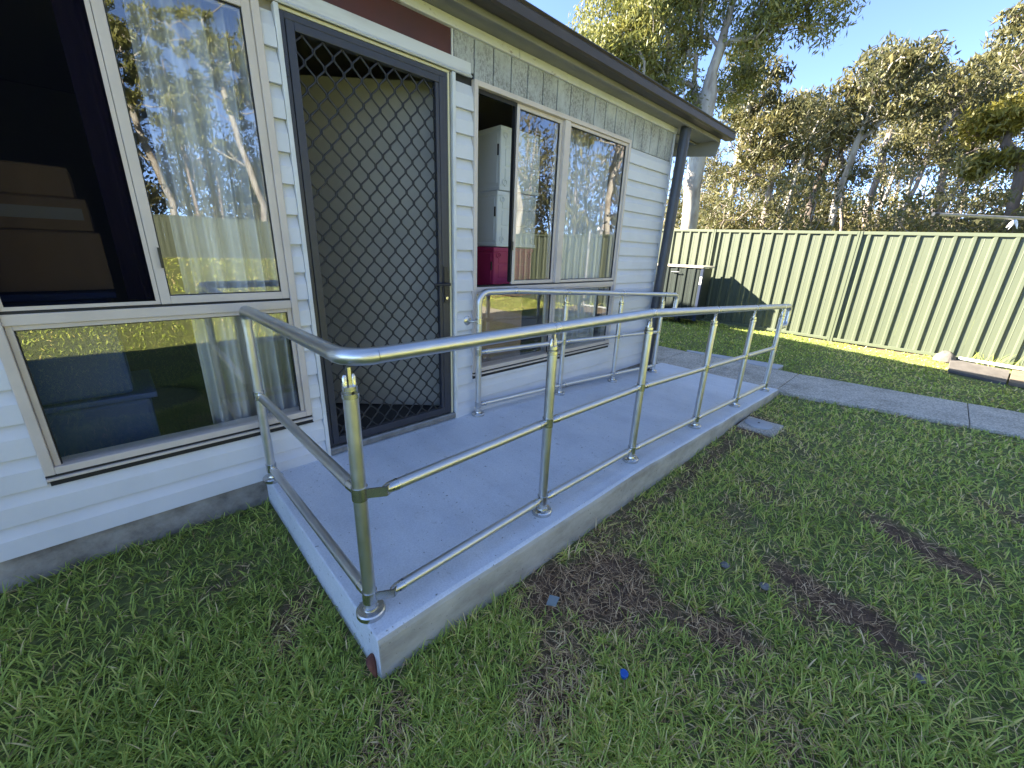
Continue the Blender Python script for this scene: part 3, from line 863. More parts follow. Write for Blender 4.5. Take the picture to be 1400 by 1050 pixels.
wr = thing('handrail', 'shorter steel handrail beside the house wall under the right window', 'handrail', (1.07, -0.08, -0.035))
WXs = [1.070, 1.985, 2.800, 3.600]
def wy(x): return -0.080 - 0.040 * (x - 1.07)
def wtop(x): return 0.876 - 0.054 * max(0, x - 1.40)
def wmid(x): return 0.452 - 0.048 * max(0, x - 1.345)
def wlow(x): return 0.048 - 0.044 * max(0, x - 1.345)
for x in WXs[1:]:
    post(x, wy(x), ramp_z(x), wtop(x), wmid(x), wlow(x), wr)
x0 = WXs[0]
p0 = MB().tube([(x0, wy(x0), -0.03), (x0, wy(x0), 0.80)], RP, 18).build('post', M['steel'], wr, smooth=True, auto=40)
flange((x0, wy(x0), -0.035), p0)
for z in (wmid(x0), wlow(x0), 0.680): collar(x0, wy(x0), z, p0)
el = [(x0, wy(x0), 0.80)] + arc((x0, wy(x0), 0.5), (x0, wy(x0), 0.876), (1.40, wy(1.40), 0.876), 0.075, 9)
MB().tube(el, [RP + .002] + [RT - 0.001] * (len(el) - 1), 20).build('rail_elbow', M['steel'], wr, smooth=True, auto=50)
prev = el[-1]
for x in [1.40] + WXs[1:]:
    p = (x, wy(x), wtop(x))
    MB().tube([prev, p], RT - 0.001, 20).build('top_rail', M['steel'], wr, smooth=True, auto=50)
    d = (Vector(p) - Vector(prev)).normalized()
    MB().tube([Vector(p) - d * 0.014, Vector(p) + d * 0.014], RT + 0.0006, 20).build('rail_joiner', M['steel2'], wr, smooth=True, auto=40)
    prev = p
x = 3.60; ex = 3.90
e0, e1, e2, e3 = Vector(prev), Vector((ex, wy(ex), wtop(ex))), Vector((ex - 0.01, wy(ex), wtop(ex) - 0.20)), Vector((x, wy(x), wtop(x) - 0.205))
MB().tube([e0] + arc(e0, e1, e2, 0.055, 7) + arc(e1, e2, e3, 0.055, 7) + [e3], RT - 0.001, 20).build('rail_return', M['steel'], wr, smooth=True, auto=50)
for nm, fz in (('mid_rail', wmid), ('bottom_rail', wlow)):
    for xa, xb in zip(WXs, WXs[1:]):
        midrail((xa, wy(xa), fz(xa)), (xb, wy(xb), fz(xb)), nm, wr)
# wall bracket of this rail
bk = MB()
bk.tube([(1.010, -0.0185, 0.680), (1.010, -0.028, 0.680), (1.010, -0.034, 0.680)], [0.032, 0.032, 0.024], 20)
bk.tube([(1.010, -0.030, 0.680), (1.012, -0.055, 0.680), (1.028, -0.075, 0.680), (1.07, -0.080, 0.680)], 0.0075, 10)
bk.build('wall_bracket', M['steel2'], wr, smooth=True, auto=40)

# ------------------------------------------------------------------ things behind the windows
def tub(x, y, z, w, d, h, mat, label, rot, name='storage_tub'):
    t = thing(name, label, 'storage tub', (x, y, z))
    t.rotation_euler = (0, 0, rot)
    def put(mb, nm, m_, parent=t, bevel=0.0):
        o = mb.build(nm, m_, None, bevel=bevel); o.parent = parent; return o
    b_ = MB().box(0, w, 0, d, 0.004, h - 0.004)
    body = put(b_, 'body', mat, bevel=0.012)
    put(MB().box(-0.006, w + 0.006, -0.006, d + 0.006, h - 0.034, h - 0.001), 'rim', mat, bevel=0.006)
    put(MB().box(-0.006, w + 0.006, -0.006, d + 0.006, 0.002, 0.030), 'rim', mat, bevel=0.006)
    for (a, c) in ((0.06, 0.36), (0.40, 0.66), (0.70, 0.93)):
        put(MB().box(0.05, w - 0.05, -0.004, 0.002, a * h, c * h), 'front_panel', mat, bevel=0.003)
    put(MB().box(-0.004, 0.002, 0.03, d - 0.03, 0.12 * h, 0.88 * h), 'side_panel', mat, bevel=0.003)
    for xx in (0.045, w - 0.045):
        for zz in (0.06, h - 0.06):
            rg = MB().tube([(xx + 0.020 * math.cos(q), -0.008, zz + 0.020 * math.sin(q)) for q in np.linspace(0, 2 * math.pi, 17)], 0.0035, 6, cap=False)
            put(rg, 'latch_ring', mat)
    put(MB().box(-0.010, -0.004, 0.012, 0.026, 0.55 * h, 0.72 * h), 'hinge_clip', M['black'])
    return t
tub(1.53, 0.25, 1.590, 0.44, 0.34, 0.435, M['whitetub'], 'white plastic tub on top of the stack inside the open window', 0.0)
tub(1.51, 0.25, 1.180, 0.44, 0.34, 0.408, M['whitetub'], 'white plastic tub in the middle of the stack, resting on the magenta tub', 0.0)
tub(1.485, 0.25, 0.782, 0.44, 0.34, 0.396, M['pinktub'], 'magenta plastic tub at the bottom of the stack inside the open window', 0.0)
def carton(x0, x1, y0, y1, z0, z1, label, tape=True, mat='card'):
    c = thing('cardboard_box', label, 'box', ((x0 + x1) / 2, (y0 + y1) / 2, z0))
    MB().box(x0, x1, y0, y1, z0, z1).build('carton', M[mat], c, bevel=0.004)
    if tape:
        MB().box(x0 + 0.02, x1 - 0.02, y0 - 0.002, y0 - 0.0004, z0 + 0.35 * (z1 - z0), z0 + 0.72 * (z1 - z0)).build('paper_label', M['tape'], c)
    MB().box(x0 + 0.003, x1 - 0.003, y0 - 0.001, y1, z1 + 0.0005, z1 + 0.004).build('flap', M[mat], c)
    return c
carton(1.12, 1.80, 0.22, 0.62, 0.02, 0.776, 'big brown cardboard box behind the lower right window, under the tubs', False)
for i, (z0_, z1_, xa, xb, lab, tp) in enumerate(((0.935, 1.165, -1.75, -0.735, 'largest brown cardboard box, bottom of the stack behind the left window mesh', False),
        (1.172, 1.292, -1.70, -0.75, 'flat brown carton with pale paper labels, middle of the stack behind the left window mesh', True),
        (1.298, 1.405, -1.66, -0.78, 'brown carton on top of the stack behind the left window mesh', False))):
    carton(xa, xb, 0.24, 0.62, z0_, z1_, lab, tp)
def bluetub(z0_, z1_, lab, dx_=0.0):
    t = thing('storage_tub', lab, 'storage tub', (-1.2, 0.45, z0_))
    MB().prism([(-1.62 + dx_, 0.22), (-0.74 + dx_, 0.22), (-0.74 + dx_, 0.66), (-1.62 + dx_, 0.66)], z0_, z1_ - 0.03, lambda p, h: (p[0], p[1], h)).build('body', M['bluetub'], t, bevel=0.02)
    MB().box(-1.645 + dx_, -0.715 + dx_, 0.20, 0.68, z1_ - 0.0295, z1_ - 0.002).build('lid', M['bluetub'], t, bevel=0.006)
bluetub(0.02, 0.46, 'dark blue plastic tub on the floor behind the lower left window', 0.03)
bluetub(0.462, 0.930, 'dark blue plastic tub stacked under the cartons behind the left window', -0.02)
def curtain(name, x0, x1, y, z0, z1, amp, waves, mat, label, seed):
    rng = np.random.default_rng(seed)
    n = 90
    t = np.linspace(0, 1, n)
    ph = t * waves * 2 * math.pi + 1.6 * np.sin(t * 5 + seed)
    yy = y + amp * np.sin(ph) + 0.4 * amp * np.sin(2.3 * ph + 1)
    xx = x0 + (x1 - x0) * t
    mb = MB()
    for j, z in enumerate((z0, (z0 + z1) / 2, z1)):
        s = (1.15, 1.0, 0.75)[j]
        for a, c in zip(xx, yy):
            mb.v.append((a, y + (c - y) * s, z))
    for j in range(2):
        for i in range(n - 1):
            mb.f.append((j * n + i, j * n + i + 1, (j + 1) * n + i + 1, (j + 1) * n + i)); mb.mi.append(0)
    o = mb.build(name, mat, smooth=True)
    sm = o.modifiers.new('solid', 'SOLIDIFY'); sm.thickness = 0.002
    tag(o, label, 'curtain')
curtain('curtain', -0.50, -0.10, 0.150, 0.06, 2.12, 0.035, 5, M['curtain'], 'pale grey curtain hanging behind the right side of the left window', 1)
curtain('curtain', -0.70, -0.585, 0.135, 0.90, 2.12, 0.012, 2, M['purple'], 'dark purple curtain edge behind the dimming mesh of the left window', 2)
curtain('curtain', 2.02, 2.80, 0.145, 0.10, 2.12, 0.030, 8, M['curtain'], 'pale curtain drawn behind the fixed pane of the right window', 3)

# ------------------------------------------------------------------ green steel fence
def fx(y): return 8.60 + 0.085 * y
def ftopz(y): return 1.69 + 0.024 * max(min(y, 4), -4)
def rib_sheet(u0, u1, n, z0, z1, frame, name, mat, parent, depth=0.030):
    """one profiled steel sheet from u0 to u1 with n trapezoid ribs towards the yard; frame(u, d, z) -> world"""
    prof = []
    p = (u1 - u0) / n
    prof.append((u0, 0.0))
    for i in range(n):
        c = u0 + p * (i + 0.5)
        prof += [(c - 0.034, 0.0), (c - 0.017, depth), (c + 0.017, depth), (c + 0.034, 0.0), ]
        if i < n - 1:
            prof += [(c + p / 2 - 0.006, 0.0), (c + p / 2, 0.003), (c + p / 2 + 0.006, 0.0)]
    prof.append((u1, 0.0))
    mb = MB()
    m_ = len(prof)
    zz = (z0, z1)
    for t in (0.0, -0.0016):
        for j in (0, 1):
            for (u, d) in prof:
                mb.v.append(frame(u, d + t, zz[j] if not callable(zz[j]) else zz[j](u)))
    for i in range(m_ - 1):
        mb.f.append((i, i + 1, m_ + i + 1, m_ + i)); mb.mi.append(0)
        mb.f.append((2 * m_ + i, 3 * m_ + i, 3 * m_ + i + 1, 2 * m_ + i + 1)); mb.mi.append(0)
    return mb.build(name, mat, parent)
def obox(mb, frame, u0, u1, d0, d1, z0, z1, mi=0):
    c = lambda z, u: z(u) if callable(z) else z
    return mb.add([frame(u0, d0, c(z0, u0)), frame(u1, d0, c(z0, u1)), frame(u1, d1, c(z0, u1)), frame(u0, d1, c(z0, u0)),
                   frame(u0, d0, c(z1, u0)), frame(u1, d0, c(z1, u1)), frame(u1, d1, c(z1, u1)), frame(u0, d1, c(z1, u0))],
                  [(0, 3, 2, 1), (4, 5, 6, 7), (0, 1, 5, 4), (1, 2, 6, 5), (2, 3, 7, 6), (3, 0, 4, 7)], mi)
def fence(posts, frame, base, top, label, name='fence', ribs=4, group=None):
    c = frame(posts[0], 0, 0)
    t = thing(name, label, 'fence', (c[0], c[1], GZ), group)
    for a, q in zip(posts, posts[1:]):
        w = (q - a - 0.06) / 3
        for s in range(3):
            rib_sheet(a + 0.03 + w * s, a + 0.03 + w * (s + 1) - 0.002, ribs, lambda u: base(u) + 0.03, lambda u: top(u) - 0.03, frame, 'fence_sheet', M['fence'], t)
        mb = MB()
        obox(mb, frame, a + 0.036, q - 0.036, -0.022, 0.0325, lambda u: top(u) - 0.050, lambda u: top(u))
        mb.build('top_rail', M['fencepost'], t, bevel=0.004)
        mb = MB()
        obox(mb, frame, a + 0.036, q - 0.036, -0.022, 0.0325, lambda u: base(u) + 0.005, lambda u: base(u) + 0.055)
        mb.build('bottom_rail', M['fencepost'], t, bevel=0.004)
    for a in posts:
        mb = MB()
        obox(mb, frame, a - 0.035, a - 0.005, -0.03, 0.040, lambda u: base(u) - 0.1, lambda u: top(u) + 0.004)
        obox(mb, frame, a + 0.005, a + 0.035, -0.03, 0.040, lambda u: base(u) - 0.1, lambda u: top(u) + 0.004)
        obox(mb, frame, a - 0.0048, a + 0.0048, -0.025, 0.030, lambda u: base(u) - 0.1, lambda u: top(u) + 0.002)
        mb.build('fence_post', M['fencepost'], t)
    return t
# u runs along -y so that ribs face the yard (-x)
sideframe = lambda u, d, z: (fx(-u) - d, -u + 0.085 * -d * 0, z)
gzb = lambda u: float(ground_z(fx(-u), -u)) + 0.0
posts = [-8.78, -6.32, -3.86, -1.385, 1.082, 3.545, 6.01, 8.47, 10.93, 13.4, 15.86, 18.3, 20.8]
fence(posts, sideframe, lambda u: -0.195 if u < 6 else gzb(u), lambda u: (ftopz(-u) if u < 6 else 1.594 + gzb(u) + 0.2), 'pale green ribbed steel fence running along the right side of the yard')
bposts = [-7.3 + 2.46 * i for i in range(-4, 8)]
backframe = lambda u, d, z: (-u + 0 * d, -21.6 + d, z)
fence([-6.9 + 2.42 * i for i in range(0, 10)], backframe, lambda u: 0.28, lambda u: 2.05, 'pale green ribbed fence at the far back of the lawn, mirrored in the windows', name='rear_fence')

# ------------------------------------------------------------------ ribbed storage box against the fence
sb_ = thing('storage_bin', 'dark green ribbed storage bin with pale lid standing against the pale green fence', 'storage bin', (8.15, 1.9, GZ))
binframe = lambda u, d, z: (7.90 - d, -u, z)
rib_sheet(-2.74, -1.23, 8, -0.10, 0.935, binframe, 'front_sheet', M['tank'], sb_, 0.018)
MB().box(7.905, 8.44, 1.20, 2.76, -0.10, 0.93).build('bin_body', M['tank'], sb_)
MB().box(7.87, 8.47, 1.155, 2.80, 0.945, 0.985).build('lid', M['palelid'], sb_, bevel=0.006)
MB().box(7.89, 7.96, 1.150, 1.199, -0.12, 0.944).build('shaded_end_strip', M['endshade'], sb_)  # end panel of the bin, its bluish shade put into the colour
MB().box(7.886, 7.8895, 1.152, 1.195, 0.62, 0.78).build('sticker', M['label'], sb_)
hd = MB().tube([(7.872, 1.62, 0.845), (7.850, 1.62, 0.845), (7.850, 1.80, 0.845), (7.872, 1.80, 0.845)], 0.008, 8).build('handle', M['steel2'], sb_)
for y in (1.5, 2.2):
    MB().tube([(7.93, y, -0.115), (7.93, y + 0.06, -0.115)], 0.085, 16).build('wheel', M['black'], sb_)

# ------------------------------------------------------------------ clothesline, boards, small things
cl = thing('clothesline', 'grey metal clothesline arm reaching in over the fence line from the right', 'clothesline', (6.95, -3.35, GZ))
A0, A1 = Vector((5.59, -2.03, 1.67)), Vector((8.05, -4.42, 1.64))
MB().tube([A0, A1], 0.016, 10).build('arm', M['silver'], cl, smooth=True, auto=40)
MB().tube([A0 - (A1 - A0).normalized() * 0.03, A0 + (A1 - A0).normalized() * 0.02], 0.020, 10).build('end_cap', M['black'], cl)
MB().tube([(6.95, -3.35, GZ - 0.1), (6.95, -3.35, 1.66)], 0.030, 14).build('pole', M['silver'], cl, smooth=True, auto=40)
MB().tube([(6.95, -3.35, 1.25), A0 + (A1 - A0) * 0.36], 0.012, 8).build('brace', M['silver'], cl)
rag = MB()
rng = np.random.default_rng(2)
rp = A0 + (A1 - A0) * 0.245
for k in range(9):
    d = Vector((rng.uniform(-1, 1), rng.uniform(-1, 1), rng.uniform(-1.4, 0.2))).normalized()
    p1 = rp + Vector((0, 0, -0.03)) + d * rng.uniform(0.03, 0.07)
    rag.tube([rp + Vector((0, 0, -0.014)), (rp + p1) / 2 + Vector((0, 0, -0.02)), p1 + Vector((0, 0, -0.03))], [0.006, 0.012, 0.004], 6)
tag(rag.build('rag', M['cloth'], smooth=True), 'small white rag knotted on the clothesline arm', 'rag')

def slabby(name, poly, z0, z1, mat, label, cat):
    o = MB().prism(poly, z0, z1, lambda p, h: (p[0], p[1], h)).build(name, mat, bevel=0.004)
    return tag(o, label, cat)
slabby('timber_board', [(7.22, -2.60), (6.93, -3.10), (7.95, -3.20), (8.22, -2.62)], -0.205, -0.168, M['timber'], 'grey weathered board lying on the grass at the foot of the fence', 'board')
slabby('timber_board', [(6.96, -3.12), (6.75, -4.10), (7.85, -4.25), (7.97, -3.215)], -0.20, -0.155, M['timber2'], 'tan board littered with leaves lying beside the grey board', 'board')
tag(MB().tube([(8.20, -2.70, -0.140), (8.02, -3.3, -0.135), (7.9, -4.1, -0.125)], 0.024, 12).build('white_pipe', M['pvc'], smooth=True, auto=40), 'white plastic pipe lying along the boards by the fence', 'pipe')
mb = MB()
rng = np.random.default_rng(6)
n = 11
for i in range(n):
    for j in range(n):
        u, v = i / (n - 1) * 2 - 1, j / (n - 1) * 2 - 1
        r2 = min(1, u * u + v * v)
        mb.v.append((8.20 + 0.17 * u, -2.56 + 0.13 * v, -0.20 + 0.12 * (1 - r2) ** 0.7 + (0.03 * rng.random() if r2 < 1 else 0)))
for i in range(n - 1):
    for j in range(n - 1):
        mb.f.append((i * n + j, (i + 1) * n + j, (i + 1) * n + j + 1, i * n + j + 1)); mb.mi.append(0)
tag(mb.build('mat_heap', M['rag'], smooth=True), 'crumpled grey matting heaped at the corner of the boards', 'matting')

dr = thing('drain_cover', 'round pale drain cover set in a square surround beside the ramp', 'drain cover', (3.03, -1.47, GZ))
MB().box(2.88, 3.19, -1.63, -1.352, -0.28, -0.186).build('surround', M['path'], dr, bevel=0.008)
lathe(MB(), (3.03, -1.475, -0.186), [(0.105, 0.0), (0.105, 0.010), (0.098, 0.015), (0.02, 0.017)], 28).build('round_lid', M['newcrete'], dr, smooth=True, auto=35)
MB().box(3.02, 3.04, -1.482, -1.468, -0.1685, -0.166).build('lift_slot', M['black'], dr)

gzf = lambda x, y: float(ground_z(x, y))
cb = MB(); lathe(cb, (0.254, -1.862, gzf(0.254, -1.862) + 0.012), [(0.014, 0), (0.015, 0.003), (0.015, 0.012), (0.012, 0.0145)], 18)
tag(cb.build('bottle_cap', M['capblue'], smooth=True, auto=35), 'small blue bottle cap lying in the grass', 'bottle cap')
def pebble(x, y, r_, label, seed, sq=0.6):
    rng = np.random.default_rng(seed)
    mb = MB()
    prof = [(0.15, -0.9), (0.75, -0.5), (1.0, 0.0), (0.7, 0.55), (0.15, 0.85)]
    lathe(mb, (x, y, gzf(x, y) + r_ * 0.1), [(a * r_, z * r_ * sq) for a, z in prof], 9)
    mb.v = [(px + rng.normal(0, r_ * 0.09), py + rng.normal(0, r_ * 0.09), pz + rng.normal(0, r_ * 0.06)) for px, py, pz in mb.v]
    tag(mb.build('stone', M['stone'], smooth=True), label, 'stone')
pebble(1.07, -1.90, 0.022, 'small pale stone in the grass, left of the pair', 1)
pebble(1.069, -2.066, 0.024, 'small pale stone in the grass near the bare strip', 2)
pebble(1.02, -2.56, 0.020, 'small pale stone at the near end of the bare strip', 3)
z = gzf(0.299, -1.506) + 0.02
mb = MB().prism([(0.272, -1.496), (0.310, -1.482), (0.326, -1.520), (0.290, -1.530)], 0, 0.003, lambda p, h: (p[0], p[1], z + h + 0.35 * (p[0] - 0.29)))
tag(mb.build('plastic_scrap', M['shard']), 'flat clear plastic scrap lying on the grass near the ramp', 'scrap')
lz = gzf(-0.365, -1.29)
mb = MB()
for i in range(9):
    t = i / 8
    w = 0.024 * math.sin(math.pi * min(0.98, t * 0.94 + 0.05)) ** 0.8
    c = Vector((-0.357 - 0.010 * t, -1.312 + 0.05 * t, lz + 0.012 + 0.055 * math.sin(t * 2.4)))
    for s in (-1, 0, 1):
        mb.v.append((c.x + s * w * 0.7, c.y + s * w * 0.5, c.z + (0.004 if s else -0.002)))
for i in range(8):
    for s in (0, 1):
        o = i * 3 + s
        mb.f.append((o, o + 1, o + 4, o + 3)); mb.mi.append(0)
o = mb.build('fallen_leaf', M['leafdry'], smooth=True)
sm = o.modifiers.new('solid', 'SOLIDIFY'); sm.thickness = 0.0012
tag(o, 'reddish brown dry leaf leaning against the corner of the ramp', 'leaf')

# ------------------------------------------------------------------ grass
def in_hard(x, y):
    h = (x > -0.36) & (x < 4.21) & (y > -1.333) & (y < 0.02)
    h |= (y > -0.012) & (x < 3.68) & (x > -8)
    h |= (x > 4.2) & (x < 5.22) & (y > -1.31)
    t = np.clip((-1.3 - y) / 1.45, 0, None)
    x0 = np.where(t < 1, 4.22 + 0.34 * t, 4.56 + 0.11 * (t - 1)); x1 = np.where(t < 1, 5.22 + 0.21 * t, 5.43 + 0.10 * (t - 1))
    h |= (y <= -1.29) & (x > x0 + 0.01) & (x < x1 - 0.015)
    h |= (x > 5.2) & (x < 5.5) & (y > -1.05) & (y < 0.14)
    h |= (np.abs(x - 3.03) < 0.14) & (y > -1.62) & (y < -1.33)
    h |= x > fx(y) - 0.05
    h |= (x > 6.95) & (x < 8.2) & (y < -2.62) & (y > -4.2)
    return h
def blades(name, x, y, L, W, az, th0, th1, tint, mat, lift=0.0, seg=3):
    z = ground_z(x, y) - 0.012 + lift
    n = len(x)
    dirx, diry = np.cos(az), np.sin(az)
    sx, sy = -diry, dirx
    px, py, pz = x.copy(), y.copy(), z.copy()
    V = np.empty((n, 2 * seg + 1, 3), np.float32)
    tw = np.random.default_rng(1).normal(0, 0.35, n)
    for s in range(seg + 1):
        k = s / seg
        w = W * (1.0, 0.95, 0.7, 0.0)[s] * 0.5 if seg == 3 else W * (1 - k) * 0.5
        if s == seg:
            V[:, 2 * seg] = np.stack([px, py, pz], -1)
        else:
            V[:, 2 * s] = np.stack([px - sx * w, py - sy * w, pz - w * tw], -1)
            V[:, 2 * s + 1] = np.stack([px + sx * w, py + sy * w, pz + w * tw], -1)
        th = th0 + th1 * (k + 0.5 / seg)
        d = L / seg
        px = px + dirx * np.sin(th) * d; py = py + diry * np.sin(th) * d; pz = np.maximum(pz + np.cos(th) * d, z + 0.004)
    F = []
    for s in range(seg - 1):
        F += [(2 * s, 2 * s + 1, 2 * s + 3), (2 * s, 2 * s + 3, 2 * s + 2)]
    F.append((2 * seg - 2, 2 * seg - 1, 2 * seg))
    F = np.array(F)
    nvb = 2 * seg + 1
    faces = (np.arange(n)[:, None, None] * nvb + F[None]).reshape(-1, 3)
    o = npmesh(name, V.reshape(-1, 3), faces, np.repeat(tint, nvb), mat, kind='stuff')
    return o
rng = np.random.default_rng(77)
def scatter(n, r0, r1, power, a0=-3.2, a1=3.2):
    """points about the viewer's spot, density falling with distance"""
    u = rng.random(n)
    e = 2 - power
    r_ = (r0 ** e + u * (r1 ** e - r0 ** e)) ** (1 / e)
    a = rng.uniform(a0, a1, n)
    return CAMXY[0] + r_ * np.cos(a), CAMXY[1] + r_ * np.sin(a), r_
def grass_layer(name, n, r0, r1, power, a0, a1, wscale):
    x, y, r_ = scatter(n, r0, r1, power, a0, a1)
    # gather blades into tufts
    cell = 0.045
    tx = (np.floor(x / cell) + 0.5 + 0.9 * (nz1(np.floor(x / cell) * 3.7 + 500, np.floor(y / cell) * 5.3 + 500) - 0.5)) * cell
    ty = (np.floor(y / cell) + 0.5 + 0.9 * (nz2(np.floor(x / cell) * 4.1 + 500, np.floor(y / cell) * 3.3 + 500) - 0.5)) * cell
    x = x * 0.55 + tx * 0.45; y = y * 0.55 + ty * 0.45
    b_ = bare(x, y)
    dens = 0.35 + 0.65 * np.clip((nz1(x * 3.1 + 300, y * 3.1 + 300) * 0.6 + nz2(x * 9 + 300, y * 9 + 300) * 0.6) * 1.5 - 0.25, 0, 1)
    right = np.clip((x + 0.4) / 0.8, 0, 1) * np.clip((-1.2 - y) / 0.2, 0, 1)
    keep = (rng.random(n) < (1 - 0.96 * b_) * (1 - 0.25 * right * (1 - dens)) * dens) & ~in_hard(x, y)
    x, y, r_, b_, right = x[keep], y[keep], r_[keep], b_[keep], right[keep]
    n = len(x)
    near_wall = np.clip(1 - np.abs(y + 0.0) / 0.15, 0, 1) * (x < -0.3) + np.clip(1 - np.abs(y + 1.34) / 0.12, 0, 1) * (x > -0.3) * (x < 4.2)
    L = rng.uniform(0.030, 0.074, n) * (0.75 + 0.5 * nz2(x * 2.2 + 70, y * 2.2 + 70)) * (1 + 0.25 * near_wall)
    L *= np.where(x > 3.2, 0.75, 1.0) * (1 - 0.35 * b_)
    W = rng.uniform(0.0028, 0.0052, n) * np.maximum(1, r_ * wscale)
    az = rng.uniform(0, 2 * math.pi, n)
    th0 = rng.uniform(0.25, 1.15, n); th1 = rng.uniform(0.2, 1.2, n)
    patch_ = nz1(x * 1.7 + 11, y * 1.7 + 11) * 0.5 + nz2(x * 5.5 + 21, y * 5.5 + 21) * 0.5
    tint = np.clip(rng.normal(0.42, 0.20, n) + 0.40 * (patch_ - 0.5) + 0.20 * right, 0, 0.86)
    dead = rng.random(n) < (0.05 + 0.26 * right * patch_ + 0.5 * b_)
    tint = np.where(dead, rng.uniform(0.86, 1.0, n), tint)
    return blades(name, x, y, L, W, az, th0, th1, tint, M['grass'])
grass_layer('grass', 520000, 0.4, 14.0, 1.45, -0.95, 2.35, 0.42)
grass_layer('grass', 60000, 0.4, 22.0, 1.45, 2.35, 2 * math.pi - 0.95, 0.8)
# dead stems and thatch
x, y, r_ = scatter(150000, 0.4, 7.0, 1.5, -0.95, 2.35)
b_ = bare(x, y)
right = np.clip((x + 0.4) / 0.8, 0, 1) * np.clip((-1.2 - y) / 0.2, 0, 1)
keep = (rng.random(len(x)) < 0.06 + 0.20 * right + 0.55 * b_) & ~in_hard(x, y)
x, y, r_, b_ = x[keep], y[keep], r_[keep], b_[keep]
n = len(x)
blades('dead_grass', x, y, rng.uniform(0.02, 0.075, n), rng.uniform(0.0012, 0.0028, n) * np.maximum(1, r_ * 0.45), rng.uniform(0, 6.3, n), rng.uniform(0.9, 1.5, n), rng.uniform(-0.2, 0.5, n), np.clip(rng.normal(0.5, 0.28, n), 0, 1), M['straw'], lift=0.006)
# taller weeds along the fence foot
for i, (wx, wyy, nb) in enumerate(((8.22, -2.95, 40), (8.16, -3.45, 60), (8.10, -3.9, 50))):
    n = nb
    o = blades('weed', rng.normal(wx, 0.05, n), rng.normal(wyy, 0.10, n), rng.uniform(0.12, 0.32, n), rng.uniform(0.006, 0.012, n), rng.uniform(0, 6.3, n), rng.uniform(0.1, 0.6, n), rng.uniform(0.3, 1.2, n), np.clip(rng.normal(0.6, 0.2, n), 0, 0.95), M['grass'])
    del o['kind']
    tag(o, ('leftmost tuft of tall weed growing at the fence behind the boards', 'middle tuft of tall weed growing at the fence behind the boards', 'rightmost tuft of tall weed growing at the fence behind the boards')[i], 'weed', 'weeds along the fence foot')

# ------------------------------------------------------------------ trees
def leaf_quads(c, n, rad, L, W, rng, droop=0.6):
    """n drooping leaves round each clump centre c (k,3)"""
    k = len(c)
    p = rng.normal(0, 1, (k, n, 3))
    p /= np.linalg.norm(p, axis=2, keepdims=True) + 1e-6
    p *= (rng.random((k, n, 1)) ** 0.45)
    p = c[:, None] + p * rad[:, None, :]
    p = p.reshape(-1, 3)
    m_ = len(p)
    d = rng.normal(0, 1, (m_, 3)); d[:, 2] -= droop * 1.6
    d /= np.linalg.norm(d, axis=1, keepdims=True)
    s = np.cross(d, rng.normal(0, 1, (m_, 3)))
    s /= np.linalg.norm(s, axis=1, keepdims=True) + 1e-6
    l = (L * rng.uniform(0.6, 1.4, m_))[:, None]; w = (W * rng.uniform(0.6, 1.4, m_))[:, None]
    v = np.stack([p - d * l / 2, p + s * w / 2, p + d * l / 2, p - s * w / 2], 1).reshape(-1, 3)
    f = np.arange(m_ * 4).reshape(-1, 4)
    tint = np.repeat(np.clip(np.repeat(rng.normal(0.5, 0.17, k), n) + rng.normal(0, 0.17, m_), 0, 1), 4)
    return v, f, tint
def skeleton(trunk, attract, rng, wig=0.12):
    """nodes and parents: trunk polyline, then a bent branch from the nearest lower node to every attractor"""
    P = [np.array(p, float) for p in trunk]
    par = [-1] + list(range(len(trunk) - 1))
    order = np.argsort([np.min(np.linalg.norm(np.array(P) - a, axis=1)) for a in attract])
    tips = []
    for i in order:
        a = attract[i]
        A = np.array(P)
        d = np.linalg.norm(A - a, axis=1) + 2.5 * np.maximum(0, A[:, 2] - a[2] + 0.15) + (np.arange(len(P)) < len(trunk) * 0.45) * 4
        j = int(np.argmin(d))
        b0 = P[j]
        ln = np.linalg.norm(a - b0)
        m_ = max(2, int(ln / 0.55) + 1)
        sag = rng.normal(0, wig, 3) * ln
        q = j
        for s in range(1, m_ + 1):
            k_ = s / m_
            p = b0 + (a - b0) * k_ + sag * math.sin(math.pi * k_) + np.array([0, 0, 0.10 * ln * math.sin(math.pi * k_)]) + rng.normal(0, 0.025 * ln, 3) * (s < m_)
            P.append(p); par.append(q); q = len(P) - 1
        tips.append(q)
    return np.array(P), par
